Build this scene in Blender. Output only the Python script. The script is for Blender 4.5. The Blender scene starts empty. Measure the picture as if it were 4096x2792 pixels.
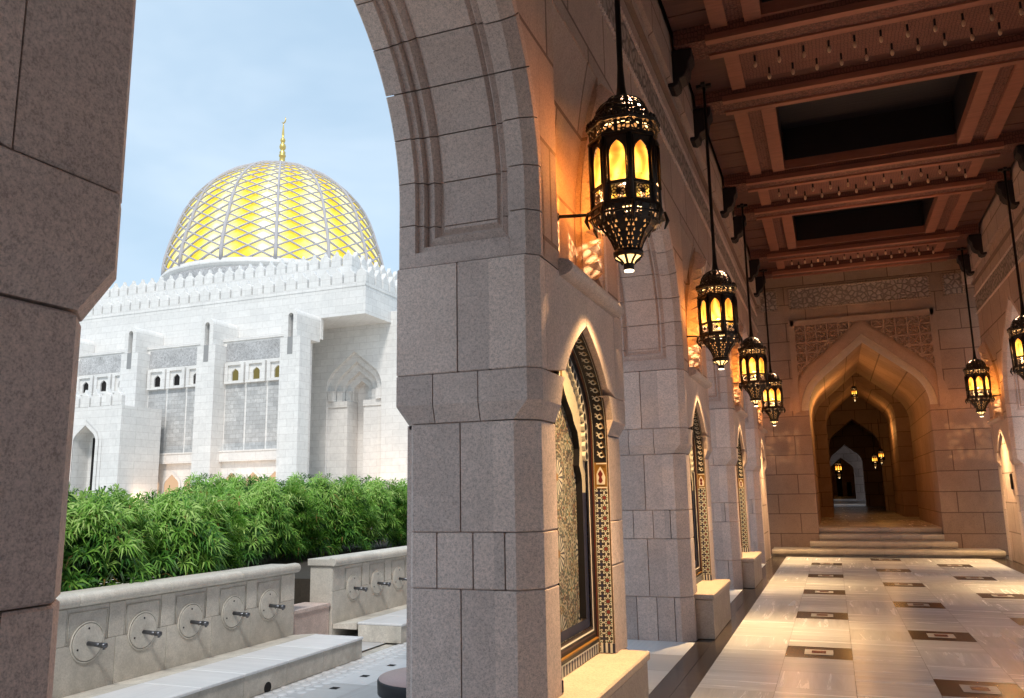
import bpy, math, random
from mathutils import Vector, Matrix
R = math.radians
rnd = random.Random(7)
sc = bpy.context.scene
col = sc.collection

# ------------------------------------------------------------------ helpers
MX = 0.91            # axis of the corridor (mirror plane for the right arcade)
MIR = False          # build mirrored about MX
class MB:
    def __init__(s): s.v = []; s.f = []; s.m = []; s.uv = {}; s.sm = []; s.t = []
    def face(s, pts, m=0, uv=None, smooth=False, tint=0.5):
        b = len(s.v); s.v += [tuple(p) for p in pts]
        if uv: s.uv[len(s.f)] = uv
        s.f.append(tuple(range(b, b + len(pts)))); s.m.append(m); s.sm.append(smooth); s.t.append(tint)
    def add(s, vs, fs, m=0, smooth=False, tint=0.5):
        b = len(s.v); s.v += [tuple(p) for p in vs]
        for f in fs:
            s.f.append(tuple(i + b for i in f)); s.m.append(m); s.sm.append(smooth); s.t.append(tint)
    def box(s, x0, x1, y0, y1, z0, z1, m=0, tint=0.5):
        s.prism([(x0, y0), (x1, y0), (x1, y1), (x0, y1)], 'Z', z0, z1, m, tint=tint)
    def prism(s, pts, ax, a0, a1, m=0, b=0.0, tint=0.5, smooth=False):
        """polygon (ccw) extruded along ax; b = small edge bevel at both ends"""
        def P(p, a):
            return {'Z': (p[0], p[1], a), 'X': (a, p[0], p[1]), 'Y': (p[1], a, p[0])}[ax]
        A = sum(pts[i][0] * pts[(i + 1) % len(pts)][1] - pts[(i + 1) % len(pts)][0] * pts[i][1] for i in range(len(pts)))
        if A < 0: pts = pts[::-1]
        n = len(pts); rings = []
        if b > 0:
            q = inset(pts, b); rings = [(q, a0), (pts, a0 + b), (pts, a1 - b), (q, a1)]
        else: rings = [(pts, a0), (pts, a1)]
        vs = []; fs = []
        for p, a in rings: vs += [P(x, a) for x in p]
        for k in range(len(rings) - 1):
            for i in range(n):
                j = (i + 1) % n; fs.append((k * n + i, k * n + j, (k + 1) * n + j, (k + 1) * n + i))
        fs.append(tuple(range(n))[::-1]); fs.append(tuple((len(rings) - 1) * n + i for i in range(n)))
        s.add(vs, fs, m, smooth, tint)
    def frust(s, p0, z0, p1, z1, m=0):
        n = len(p0); vs = [(x, y, z0) for x, y in p0] + [(x, y, z1) for x, y in p1]
        fs = [(i, (i + 1) % n, n + (i + 1) % n, n + i) for i in range(n)]
        fs += [tuple(range(n))[::-1], tuple(range(n, 2 * n))]
        s.add(vs, fs, m)
    def lathe(s, prof, n=24, c=(0, 0, 0), m=0, ph=0.0, smooth=True, uvw=None):
        vs = []; fs = []
        for r, z in prof:
            for i in range(n):
                a = ph + 2 * math.pi * i / n; vs.append((c[0] + r * math.cos(a), c[1] + r * math.sin(a), c[2] + z))
        for k in range(len(prof) - 1):
            for i in range(n):
                j = (i + 1) % n; fs.append((k * n + i, k * n + j, (k + 1) * n + j, (k + 1) * n + i))
        if len(prof) > 2 and prof[0][0] > 1e-3 and abs(prof[0][0] - prof[-1][0]) < 1e-6:      # closed ring
            k = len(prof) - 1; fs += [(k * n + i, k * n + (i + 1) % n, (i + 1) % n, i) for i in range(n)]; s.add(vs, fs, m, smooth); return
        if prof[0][0] > 1e-4: fs.append(tuple(range(n))[::-1])
        if prof[-1][0] > 1e-4: fs.append(tuple((len(prof) - 1) * n + i for i in range(n)))
        s.add(vs, fs, m, smooth)
    def tube(s, pts, r, n=8, m=0, smooth=True, closed=False, flat=None):
        pts = [Vector(p) for p in pts]; N = len(pts); vs = []; fs = []
        rr = r if isinstance(r, (list, tuple)) else [r] * N
        for k in range(N):
            a = pts[(k + 1) % N] if (closed or k < N - 1) else pts[k]
            b = pts[k - 1] if (closed or k > 0) else pts[k]
            d = (a - b).normalized(); u = Vector((0, 0, 1)) if abs(d.z) < .9 else Vector((1, 0, 0))
            e = d.cross(u).normalized(); g = e.cross(d)
            for i in range(n):
                t = 2 * math.pi * (i + .5) / n; vs.append(pts[k] + (e * math.cos(t) + g * math.sin(t)) * rr[k])
        for k in range(N if closed else N - 1):
            for i in range(n):
                j = (i + 1) % n; k2 = (k + 1) % N; fs.append((k * n + i, k * n + j, k2 * n + j, k2 * n + i))
        if not closed: fs += [tuple(range(n))[::-1], tuple((N - 1) * n + i for i in range(n))]
        s.add(vs, fs, m, smooth)
    def build(s, name, mats, parent=None, group=None):
        if not isinstance(mats, (list, tuple)): mats = [mats]
        off = parent_world(parent); vs = []
        for x, y, z in s.v:
            if MIR: x = 2 * MX - x
            vs.append((x - off[0], y - off[1], z - off[2]))
        fs = [f[::-1] for f in s.f] if MIR else s.f
        me = bpy.data.meshes.new(name); me.from_pydata(vs, [], fs)
        me.polygons.foreach_set('material_index', s.m); me.polygons.foreach_set('use_smooth', s.sm)
        for m in mats: me.materials.append(m)
        if s.uv:
            ul = me.uv_layers.new(name='UVMap')
            for fi, uv in s.uv.items():
                uv = uv[::-1] if MIR else uv
                for k, li in enumerate(me.polygons[fi].loop_indices): ul.data[li].uv = uv[k]
        if any(t != .5 for t in s.t):
            at = me.attributes.new('tint', 'FLOAT', 'FACE'); at.data.foreach_set('value', s.t)
        me.update()
        o = bpy.data.objects.new(name, me); col.objects.link(o)
        if parent: o.parent = parent
        return o
def parent_world(p):
    v = Vector((0, 0, 0))
    while p: v = v + p.location; p = p.parent
    return v
def inset(pts, d):
    n = len(pts); out = []
    for i in range(n):
        p0, p1, p2 = Vector(pts[i - 1]), Vector(pts[i]), Vector(pts[(i + 1) % n])
        a = (p1 - p0).normalized(); b = (p2 - p1).normalized()
        n1 = Vector((-a.y, a.x)); n2 = Vector((-b.y, b.x)); k = n1 + n2
        L = max(k.length, .3); out.append(tuple(p1 + k.normalized() * d * 2 / L))
    return out
def clip(pts, ax, v, keep):      # convex clip, keep = +1 / -1
    out = []
    for i in range(len(pts)):
        a, b = pts[i], pts[(i + 1) % len(pts)]; da, db = (a[ax] - v) * keep, (b[ax] - v) * keep
        if da >= 0: out.append(a)
        if da * db < 0:
            t = da / (da - db); out.append((a[0] + (b[0] - a[0]) * t, a[1] + (b[1] - a[1]) * t))
    return out
def tag(o, label=None, cat=None, group=None, kind=None):
    for k, v in (('label', label), ('category', cat), ('group', group), ('kind', kind)):
        if v: o[k] = v
    return o
def empty(name, loc, label, cat, group=None):
    o = bpy.data.objects.new(name, None); col.objects.link(o); o.empty_display_size = .2
    x, y, z = loc
    o.location = (2 * MX - x if MIR else x, y, z)
    return tag(o, label, cat, group)
KIDS = {}
def copy_tree(o, parent=None, skip=()):
    c = o.copy(); col.objects.link(c)
    if parent: c.parent = parent
    for ch in [x for x in bpy.data.objects if x.parent == o]:
        if ch.name.split('.')[0] not in skip: copy_tree(ch, c, skip)
    return c

# ------------------------------------------------------------------ materials
def mat(name): 
    m = bpy.data.materials.new(name); m.use_nodes = True; nt = m.node_tree; nt.nodes.clear()
    return m, NT(nt)
class NT:
    def __init__(s, nt): s.t = nt
    def n(s, typ, ins=None, **kw):
        nd = s.t.nodes.new('ShaderNode' + typ)
        for k, v in kw.items(): setattr(nd, k, v)
        for k, v in (ins or {}).items(): s.set(nd, k, v)
        return nd
    def set(s, nd, k, v):
        i = nd.inputs[k]
        if isinstance(v, bpy.types.NodeSocket): s.t.links.new(v, i)
        elif isinstance(v, bpy.types.Node): s.t.links.new(v.outputs[0], i)
        else:
            if isinstance(v, (tuple, list)) and len(v) == 3 and i.type == 'RGBA': v = (*v, 1)
            i.default_value = v
    def m(s, op, a, b=None, c=None, clamp=False):
        nd = s.t.nodes.new('ShaderNodeMath'); nd.operation = op; nd.use_clamp = clamp
        for k, v in enumerate((a, b, c)):
            if v is not None: s.set(nd, k, v)
        return nd.outputs[0]
    def mix(s, f, a, b, mode='MIX'):
        nd = s.t.nodes.new('ShaderNodeMix'); nd.data_type = 'RGBA'; nd.blend_type = mode
        s.set(nd, 0, f); s.set(nd, 6, a); s.set(nd, 7, b); return nd.outputs[2]
    def ramp(s, f, stops, interp='LINEAR'):
        nd = s.t.nodes.new('ShaderNodeValToRGB'); nd.color_ramp.interpolation = interp
        e = nd.color_ramp.elements
        while len(e) < len(stops): e.new(.5)
        for x, (p, c) in zip(e, stops): x.position = p; x.color = (*c, 1) if len(c) == 3 else c
        s.set(nd, 0, f); return nd.outputs[0]
    def obj(s): return s.n('TexCoord').outputs['Object']
    def pos(s): return s.n('NewGeometry').outputs['Position']
    def xyz(s, v): nd = s.n('SeparateXYZ', {0: v}); return nd.outputs
    def comb(s, x, y, z=0.0): return s.n('CombineXYZ', {0: x, 1: y, 2: z}).outputs[0]
    def noise(s, v, scale, detail=4, rough=.6, dist=0.0):
        return s.n('TexNoise', {'Vector': v, 'Scale': scale, 'Detail': detail, 'Roughness': rough, 'Distortion': dist}).outputs[0]
    def scale(s, v, k): return s.n('VectorMath', {0: v, 1: k}, operation='MULTIPLY').outputs[0]
    def bsdf(s, color, rough=.7, normal=None, metal=0.0, spec=.4, emit=None, estr=0.0, out=True, coat=0.0):
        b = s.n('BsdfPrincipled', {'Base Color': color, 'Roughness': rough, 'Metallic': metal, 'Specular IOR Level': spec})
        if normal is not None: s.set(b, 'Normal', normal)
        if emit is not None: s.set(b, 'Emission Color', emit); s.set(b, 'Emission Strength', estr)
        if coat: s.set(b, 'Coat Weight', coat)
        if out: s.out(b)
        return b
    def out(s, sh): s.n('OutputMaterial', {'Surface': sh})
    def bump(s, h, strength=.3, dist=.01): return s.n('Bump', {'Height': h, 'Strength': strength, 'Distance': dist}).outputs[0]

def stone(name, c1, c2, speck=.5, joints=None, rough=.75, scale=1.0, stain=.35, bumps=.25, jk=1.0):
    m, t = mat(name); p = t.pos()
    big = t.noise(p, 1.3 * scale, 5, .65, .4); mid = t.noise(p, 9 * scale, 4, .6); fine = t.noise(p, 170 * scale, 2, .8); grit = t.noise(p, 60 * scale, 3, .75)
    c = t.mix(t.ramp(big, [(.3, (0, 0, 0)), (.7, (1, 1, 1))]), c1, c2)
    c = t.mix(t.m('MULTIPLY', t.ramp(mid, [(.35, (0, 0, 0)), (.75, (1, 1, 1))]), stain), c, tuple(x * .62 for x in c1))
    sp = t.ramp(t.m('ADD', t.m('MULTIPLY', fine, .55), t.m('MULTIPLY', grit, .45)), [(.38, (0.45, 0.43, 0.43)), (.5, (1, 1, 1)), (.62, (1.35, 1.33, 1.33))])
    c = t.mix(speck, c, sp, 'MULTIPLY')
    tn = t.n('Attribute', attribute_name='tint').outputs['Fac']
    c = t.mix(1.0, c, t.ramp(tn, [(0, (1, 1, 1)), (.001, (.62, .62, .64)), (1, (1.3, 1.28, 1.25))]), 'MULTIPLY')
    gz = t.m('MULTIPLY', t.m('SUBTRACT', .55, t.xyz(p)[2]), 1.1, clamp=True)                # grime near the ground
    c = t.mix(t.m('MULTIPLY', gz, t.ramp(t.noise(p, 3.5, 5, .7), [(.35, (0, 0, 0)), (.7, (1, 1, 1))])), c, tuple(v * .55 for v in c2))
    h = t.m('ADD', t.m('MULTIPLY', fine, .5), grit)
    if joints:
        w, hh, off = joints
        x, y, z = t.xyz(p)
        v = t.comb(t.m('ADD', x, y), z)
        b = t.n('TexBrick', {'Vector': v, 'Color1': (1, 1, 1), 'Color2': (.80, .80, .80), 'Mortar': (0, 0, 0), 'Scale': 1.0, 'Mortar Size': .012 * hh / .5, 'Mortar Smooth': .2, 'Bias': 0.0, 'Brick Width': w, 'Row Height': hh}, offset=off)
        f = b.outputs['Fac']
        c = t.mix(jk, c, t.mix(f, b.outputs[0], (.42, .38, .36)), 'MULTIPLY')
        h = t.m('SUBTRACT', h, t.m('MULTIPLY', f, 2.5))
    t.bsdf(c, rough, t.bump(h, bumps, .004))
    return m
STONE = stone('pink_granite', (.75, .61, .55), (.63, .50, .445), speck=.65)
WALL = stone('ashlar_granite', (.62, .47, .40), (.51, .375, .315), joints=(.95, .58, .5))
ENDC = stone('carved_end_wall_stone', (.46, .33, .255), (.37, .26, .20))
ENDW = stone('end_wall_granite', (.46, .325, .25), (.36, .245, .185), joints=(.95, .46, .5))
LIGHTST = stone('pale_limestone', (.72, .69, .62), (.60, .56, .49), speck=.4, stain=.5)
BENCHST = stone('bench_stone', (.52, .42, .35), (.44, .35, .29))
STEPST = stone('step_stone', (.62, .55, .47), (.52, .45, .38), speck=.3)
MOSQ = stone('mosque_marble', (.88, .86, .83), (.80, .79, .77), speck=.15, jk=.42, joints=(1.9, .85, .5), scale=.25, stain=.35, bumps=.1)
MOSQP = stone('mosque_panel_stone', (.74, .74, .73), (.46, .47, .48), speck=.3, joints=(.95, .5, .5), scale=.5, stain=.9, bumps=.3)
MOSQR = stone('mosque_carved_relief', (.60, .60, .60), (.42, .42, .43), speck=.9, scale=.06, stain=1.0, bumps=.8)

def simple(name, c, rough=.6, metal=0.0, spec=.4, var=.25, sc_=25, bumpk=.15):
    m, t = mat(name); p = t.obj(); a = t.noise(p, sc_, 4, .65)
    cc = t.mix(a, tuple(x * (1 - var) for x in c), tuple(min(1, x * (1 + var)) for x in c))
    t.bsdf(cc, rough, t.bump(a, bumpk, .004), metal, spec); return m
BRONZE = simple('dark_bronze', (.040, .032, .028), .42, .75, .5, .5, 40)
RODM = simple('black_rod', (.018, .015, .014), .5, .5)
GOLDM = simple('gilt_metal', (.75, .55, .18), .35, .8)
CHROME = simple('brushed_spout_metal', (.13, .135, .15), .3, .8)
DARK = simple('dark_opening', (.012, .010, .010), .9)
BLACKM = simple('black_band', (.025, .022, .025), .55)
COPPER = simple('pink_granite_lid', (.62, .42, .38), .5, 0, .4, .2, 90)
SOIL = simple('planter_soil', (.05, .04, .03), .95, var=.5, sc_=30, bumpk=.6)
STEM = simple('woody_stem', (.09, .07, .04), .9)
LATT = simple('dome_lattice_stone', (.50, .48, .50), .7, 0, .2, .1)
CREAMW = simple('white_petal', (.85, .85, .80), .7, var=.05)

def wood(name, c, carve=0.0, scale=1.0):
    m, t = mat(name); p = t.pos()
    g = t.noise(t.scale(p, (2.5 * scale, 22 * scale, 22 * scale)), 1.0, 5, .65, .3)
    k = t.noise(p, 3.0, 3)
    cc = t.mix(g, tuple(x * .55 for x in c), tuple(min(1, x * 1.5) for x in c))
    cc = t.mix(t.m('MULTIPLY', k, .5), cc, tuple(x * .5 for x in c))
    h = g
    if carve:
        vv = t.n('TexVoronoi', {'Vector': t.scale(p, (1, 1, .6)), 'Scale': carve, 'Randomness': .45}, feature='DISTANCE_TO_EDGE').outputs['Distance']
        v2 = t.ramp(vv, [(.04, (0, 0, 0)), (.16, (1, 1, 1))]); cc = t.mix(1.0, cc, t.mix(v2, (.55, .5, .5), (1.12, 1.08, 1.08)), 'MULTIPLY')
        h = t.m('ADD', t.m('MULTIPLY', v2, 3), g)
    t.bsdf(cc, .62, t.bump(h, .45, .012)); return m
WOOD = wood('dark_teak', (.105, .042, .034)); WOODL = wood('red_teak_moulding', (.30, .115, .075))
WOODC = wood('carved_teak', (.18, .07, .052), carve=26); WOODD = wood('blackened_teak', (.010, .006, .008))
TIPM = simple('pale_pendant_tip', (.62, .42, .28), .5)

def relief(name, c1, c2, scale):
    m, t = mat(name); p = t.pos()
    v = t.n('TexVoronoi', {'Vector': p, 'Scale': scale}, feature='DISTANCE_TO_EDGE').outputs['Distance']
    w = t.ramp(v, [(.03, (0, 0, 0)), (.2, (1, 1, 1))]); n = t.noise(p, 70, 3, .8)
    c = t.mix(w, c1, c2); c = t.mix(.6, c, t.ramp(n, [(.35, (.6, .6, .6)), (.65, (1.25, 1.25, 1.25))]), 'MULTIPLY')
    t.bsdf(c, .8, t.bump(t.m('ADD', t.m('MULTIPLY', w, 2), n), .5, .02)); return m
FRIEZE = relief('carved_frieze_stone', (.24, .19, .17), (.46, .375, .33), 9)

def marble(name, c1, c2, rough, streak=14.0, tintk=.35, coat=0.0):
    m, t = mat(name); p = t.pos(); x, y, z = t.xyz(p)
    tn = t.n('Attribute', attribute_name='tint').outputs['Fac']
    off = t.m('MULTIPLY', tn, 37.0)
    # veins run across or along each slab depending on the slab's tint
    sw = t.m('GREATER_THAN', t.m('FRACT', t.m('MULTIPLY', tn, 13.7)), .62)
    a = t.m('ADD', t.m('MULTIPLY', x, t.m('ADD', .8, t.m('MULTIPLY', sw, streak))), off)
    b = t.m('ADD', t.m('MULTIPLY', y, t.m('SUBTRACT', streak + .8, t.m('MULTIPLY', sw, streak))), off)
    s1 = t.noise(t.comb(a, b, off), 1.0, 6, .7, .6); s2 = t.noise(p, 2.2, 3)
    c = t.mix(t.ramp(s1, [(.34, (0, 0, 0)), (.66, (1, 1, 1))]), c1, c2)
    c = t.mix(t.m('MULTIPLY', s2, .35), c, c1)
    c = t.mix(1.0, c, t.ramp(tn, [(0, (1 - tintk,) * 3), (1, (1 + tintk * .6,) * 3)]), 'MULTIPLY')
    rr = t.m('ADD', rough, t.m('MULTIPLY', s1, .14))
    t.bsdf(c, rr, t.bump(s2, .02, .01), 0, .5, coat=coat); return m
MARB = marble('streaked_white_marble', (.58, .58, .59), (.80, .80, .81), .19, 11, .16)
MARBD = marble('dark_brown_marble', (.020, .015, .013), (.075, .058, .05), .12)
MARBW = marble('threshold_white_marble', (.66, .66, .67), (.80, .80, .80), .25, 22)
MARBG = marble('grey_inlay_stone', (.035, .03, .03), (.07, .062, .06), .18)
INLW = marble('white_inlay', (.55, .52, .48), (.70, .67, .62), .18); INLR = simple('red_inlay', (.16, .035, .03), .25)
GROUT = simple('grout', (.12, .11, .10), .8)

def leafmat():
    m, t = mat('narrow_green_leaf')
    tn = t.n('Attribute', attribute_name='tint').outputs['Fac']
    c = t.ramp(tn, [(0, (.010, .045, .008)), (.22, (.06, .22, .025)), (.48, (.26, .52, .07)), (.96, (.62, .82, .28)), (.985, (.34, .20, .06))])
    d = t.n('BsdfPrincipled', {'Base Color': c, 'Roughness': .5, 'Specular IOR Level': .35})
    tr = t.n('BsdfTranslucent', {'Color': t.mix(.5, c, (.15, .35, .04))})
    t.out(t.n('MixShader', {0: .28, 1: d.outputs[0], 2: tr.outputs[0]}).outputs[0]); return m
LEAF = leafmat()

def amber():
    m, t = mat('amber_swirl_glass'); x, y, z = t.xyz(t.obj()); p = t.pos()
    w = t.noise(p, 4.0, 1, .4, 1.6); s = t.n('TexWave', {'Vector': p, 'Scale': 3.0, 'Distortion': 9.0, 'Detail': 1.0, 'Detail Scale': 1.0}).outputs['Fac']
    k = t.m('ADD', t.m('MULTIPLY', w, .65), t.m('MULTIPLY', s, .35))
    hz = t.m('SUBTRACT', .80, z)                       # lower part of the pane is hotter
    g = t.m('ADD', k, t.m('MULTIPLY', hz, 1.5))
    c = t.ramp(g, [(.30, (1, .20, .02)), (.62, (1, .36, .035)), (.95, (1, .55, .08))])
    st = t.m('ADD', 1.3, t.m('MULTIPLY', t.m('POWER', g, 2.0), 4.0))
    e = t.n('Emission', {'Color': c, 'Strength': st}); gl = t.n('BsdfGlossy', {'Color': (.8, .8, .8), 'Roughness': .1})
    g2 = t.n('MixShader', {0: .03, 1: e.outputs[0], 2: gl.outputs[0]}).outputs[0]
    t.out(t.n('MixShader', {0: .30, 1: g2, 2: t.n('BsdfTransparent', {'Color': (1, .62, .25)}).outputs[0]}).outputs[0]); return m
AMBER = amber()
def glow(name, c, s):
    m, t = mat(name); t.out(t.n('Emission', {'Color': c, 'Strength': s}).outputs[0]); return m
HOT = glow('lamp_lens', (1, .80, .50), 9); LITW = glow('lit_window', (.8, .68, .25), .28)

def perforated(name, kind):
    m, t = mat(name)
    if kind == 'star':      # UV 0..1 : ring of eight petals + corner holes
        u = t.n('TexCoord').outputs['UV']; x, y, z = t.xyz(u)
        x = t.m('MULTIPLY', t.m('SUBTRACT', x, .5), 2.0); y = t.m('MULTIPLY', t.m('SUBTRACT', y, .5), 2.0)
        r = t.m('SQRT', t.m('ADD', t.m('MULTIPLY', x, x), t.m('MULTIPLY', y, y))); a = t.m('ARCTAN2', y, x)
        c8 = t.m('COSINE', t.m('MULTIPLY', a, 8.0))
        dr = t.m('ABSOLUTE', t.m('SUBTRACT', r, .58))
        pet = t.m('GREATER_THAN', t.m('SUBTRACT', t.m('MULTIPLY', t.m('ADD', c8, .55), .14), dr), 0.0)
        dr2 = t.m('ABSOLUTE', t.m('SUBTRACT', r, .84))
        pet2 = t.m('GREATER_THAN', t.m('SUBTRACT', t.m('MULTIPLY', t.m('SUBTRACT', .25, c8), .075), dr2), 0.0)
        cor = t.m('MULTIPLY', t.m('GREATER_THAN', r, 1.02), t.m('LESS_THAN', t.m('MAXIMUM', t.m('ABSOLUTE', x), t.m('ABSOLUTE', y)), .90))
        hole = t.m('MAXIMUM', t.m('MAXIMUM', pet, pet2), cor)
        hole = t.m('MULTIPLY', hole, t.m('LESS_THAN', t.m('MAXIMUM', t.m('ABSOLUTE', x), t.m('ABSOLUTE', y)), .93))
    else:
        o = t.obj(); x, y, z = t.xyz(o); a = t.m('ARCTAN2', y, x)
        if kind == 'lace':
            v = t.comb(t.m('MULTIPLY', a, 5.2), t.m('MULTIPLY', z, 26.0), 0.0)
            d = t.n('TexVoronoi', {'Vector': v, 'Scale': 1.5, 'Randomness': .75}, feature='DISTANCE_TO_EDGE').outputs['Distance']
            hole = t.m('GREATER_THAN', d, .17)
            rib = t.m('LESS_THAN', t.m('ABSOLUTE', t.m('SUBTRACT', t.m('FRACT', t.m('ADD', t.m('MULTIPLY', a, 8 / (2 * math.pi)), .0)), .5)), .42)
            hole = t.m('MULTIPLY', hole, rib)
        elif kind == 'scale':
            u_ = t.m('MULTIPLY', a, 32 / (2 * math.pi)); v_ = t.m('MULTIPLY', z, 40.0)
            row = t.m('FLOOR', v_); fx = t.m('SUBTRACT', t.m('FRACT', t.m('ADD', u_, t.m('MULTIPLY', row, .5))), .5); fy = t.m('FRACT', v_)
            hole = t.m('MULTIPLY', t.m('LESS_THAN', t.m('ADD', t.m('MULTIPLY', t.m('ABSOLUTE', fx), 2.2), fy), .95), t.m('GREATER_THAN', fy, .25))
            rib = t.m('LESS_THAN', t.m('ABSOLUTE', t.m('SUBTRACT', t.m('FRACT', t.m('MULTIPLY', a, 8 / (2 * math.pi))), .5)), .30)
            hole = t.m('MULTIPLY', hole, rib)
        else:               # slots
            u_ = t.m('FRACT', t.m('MULTIPLY', a, 64 / (2 * math.pi)))
            hole = t.m('LESS_THAN', t.m('ABSOLUTE', t.m('SUBTRACT', u_, .5)), .27)
            rib = t.m('LESS_THAN', t.m('ABSOLUTE', t.m('SUBTRACT', t.m('FRACT', t.m('MULTIPLY', a, 8 / (2 * math.pi))), .5)), .40)
            hole = t.m('MULTIPLY', hole, rib)
    b = t.n('BsdfPrincipled', {'Base Color': (.035, .028, .025), 'Roughness': .4, 'Metallic': .7})
    t.out(t.n('MixShader', {0: hole, 1: b.outputs[0], 2: t.n('BsdfTransparent').outputs[0]}).outputs[0]); return m
P_STAR = perforated('star_pierced_bronze', 'star'); P_LACE = perforated('lace_pierced_bronze', 'lace')
P_SCALE = perforated('scale_pierced_bronze', 'scale'); P_SLOT = perforated('slot_pierced_bronze', 'slot')
INNER = glow('warm_inner_diffuser', (1, .50, .16), 1.5)

def golddome():
    m, t = mat('lit_gold_dome'); p = t.obj(); x, y, z = t.xyz(p); a = t.m('ARCTAN2', y, x)
    band = t.m('COSINE', t.m('MULTIPLY', t.m('ADD', a, .10), 14.0)); n = t.noise(p, .30, 4, .6); n2 = t.noise(p, 1.6, 3, .7)
    k = t.m('ADD', t.m('MULTIPLY', t.m('ADD', band, 1.0), .28), t.m('ADD', t.m('MULTIPLY', n, .42), t.m('MULTIPLY', n2, .22)))
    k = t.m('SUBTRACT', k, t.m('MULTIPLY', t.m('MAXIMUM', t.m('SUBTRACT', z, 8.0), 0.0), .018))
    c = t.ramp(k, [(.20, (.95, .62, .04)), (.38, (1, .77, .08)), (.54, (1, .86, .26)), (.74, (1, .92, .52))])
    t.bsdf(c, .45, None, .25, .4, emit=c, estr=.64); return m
GOLD = golddome()

def mosaic_star():
    """zellige : 16 ray rosettes in a lattice of small coloured tiles; object coordinates are metres in the niche plane"""
    m, t = mat('zellige_star_mosaic'); o = t.pos(); x, y, z = t.xyz(o)
    yy = t.m('SUBTRACT', y, .2935 - .0)               # pier centres repeat every 4.613 m
    yy = t.m('SUBTRACT', t.m('MODULO', t.m('ADD', yy, 46.13), 4.613), 0.0)
    yc = t.m('SUBTRACT', yy, 0.0)
    d = t.m('MODULO', t.m('ADD', t.m('SUBTRACT', y, 4.906), 46.13), 4.613)
    d = t.m('SUBTRACT', d, t.m('MULTIPLY', t.m('GREATER_THAN', d, 2.3), 4.613))       # offset from pier centre
    S = .47
    def cell(du, dv):
        u = t.m('SUBTRACT', t.m('FRACT', t.m('ADD', t.m('DIVIDE', d, S), .5 + du)), .5); v = t.m('SUBTRACT', t.m('FRACT', t.m('ADD', t.m('DIVIDE', z, S), dv)), .5)
        r = t.m('SQRT', t.m('ADD', t.m('MULTIPLY', u, u), t.m('MULTIPLY', v, v))); a = t.m('ARCTAN2', v, u); return r, a
    r, a = cell(0, .1); r2, a2 = cell(.5, .6)
    vor = t.n('TexVoronoi', {'Vector': t.comb(t.m('MULTIPLY', d, 1.0), z, 0.0), 'Scale': 84.0, 'Randomness': .35})
    vc = t.n('SeparateColor', {0: vor.outputs['Color']}).outputs[0]
    base = t.ramp(vc, [(0, (.36, .33, .27)), (.24, (.012, .012, .022)), (.46, (.015, .05, .035)), (.64, (.30, .28, .23)), (.72, (.012, .012, .016)), (.80, (.12, .02, .018)), (.88, (.24, .14, .03)), (.95, (.02, .05, .04))], 'CONSTANT')
    edge = t.n('TexVoronoi', {'Vector': t.comb(d, z, 0.0), 'Scale': 84.0, 'Randomness': .35}, feature='DISTANCE_TO_EDGE').outputs['Distance']
    base = t.mix(t.m('LESS_THAN', edge, .05), base, (.16, .145, .12))
    def ros(base, r, a, n, R0, R1, ca, cb):
        ray = t.m('GREATER_THAN', t.m('COSINE', t.m('MULTIPLY', a, float(n))), t.m('MULTIPLY', r, 1.2))
        inr = t.m('MULTIPLY', t.m('LESS_THAN', r, R1), t.m('GREATER_THAN', r, R0))
        c = t.mix(ray, cb, ca); base = t.mix(inr, base, c)
        return t.mix(t.m('LESS_THAN', r, R0 * .8), base, (.20, .10, .03))
    base = ros(base, r2, a2, 8, .04, .12, (.02, .06, .045), (.36, .33, .27))
    base = ros(base, r, a, 16, .06, .235, (.012, .012, .04), (.44, .42, .36))
    ring = t.m('LESS_THAN', t.m('ABSOLUTE', t.m('SUBTRACT', r, .36)), .010); base = t.mix(ring, base, (.30, .27, .22))
    t.bsdf(base, .45, t.bump(edge, .15, .003), 0, .3); return m
ZELL = mosaic_star()
def mosaic_small():
    m, t = mat('zellige_border'); x, y, z = t.xyz(t.pos())
    u = t.m('MULTIPLY', x, 1 / .068); v = t.m('MULTIPLY', z, 1 / .068)
    fu = t.m('SUBTRACT', t.m('FRACT', u), .5); fv = t.m('SUBTRACT', t.m('FRACT', v), .5)
    r = t.m('SQRT', t.m('ADD', t.m('MULTIPLY', fu, fu), t.m('MULTIPLY', fv, fv))); a = t.m('ARCTAN2', fv, fu)
    f = t.m('ADD', .36, t.m('MULTIPLY', t.m('COSINE', t.m('MULTIPLY', a, 8.0)), .09))
    c = t.mix(t.m('GREATER_THAN', r, f), (.025, .085, .055), (.03, .02, .02))
    c = t.mix(t.m('LESS_THAN', t.m('ABSOLUTE', t.m('SUBTRACT', r, f)), .065), c, (.55, .53, .47))
    c = t.mix(t.m('LESS_THAN', r, .19), c, (.14, .02, .018))
    c = t.mix(t.m('GREATER_THAN', r, .58), c, (.015, .018, .055))
    t.bsdf(c, .3); return m
ZBORD = mosaic_small()
def speckle():
    m, t = mat('cream_speckled_tile'); x, y, z = t.xyz(t.pos())
    v = t.n('TexVoronoi', {'Vector': t.comb(t.m('MULTIPLY', y, 1.6), z, 0.0), 'Scale': 30.0, 'Randomness': .5}); d = v.outputs['Distance']
    q = t.n('SeparateColor', {0: v.outputs['Color']}).outputs[0]
    dc = t.ramp(q, [(0, (.35, .22, .05)), (.35, (.08, .12, .10)), (.65, (.20, .04, .03)), (.85, (.30, .28, .22))], 'CONSTANT')
    c = t.mix(t.m('LESS_THAN', d, .17), (.50, .45, .35), dc); t.bsdf(c, .35); return m
SPECK = speckle()
TILEK = simple('black_glazed_tile', (.012, .011, .014), .4, 0, .25); TILEW = simple('ivory_glazed_tile', (.62, .59, .53), .3, var=.1)
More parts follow.
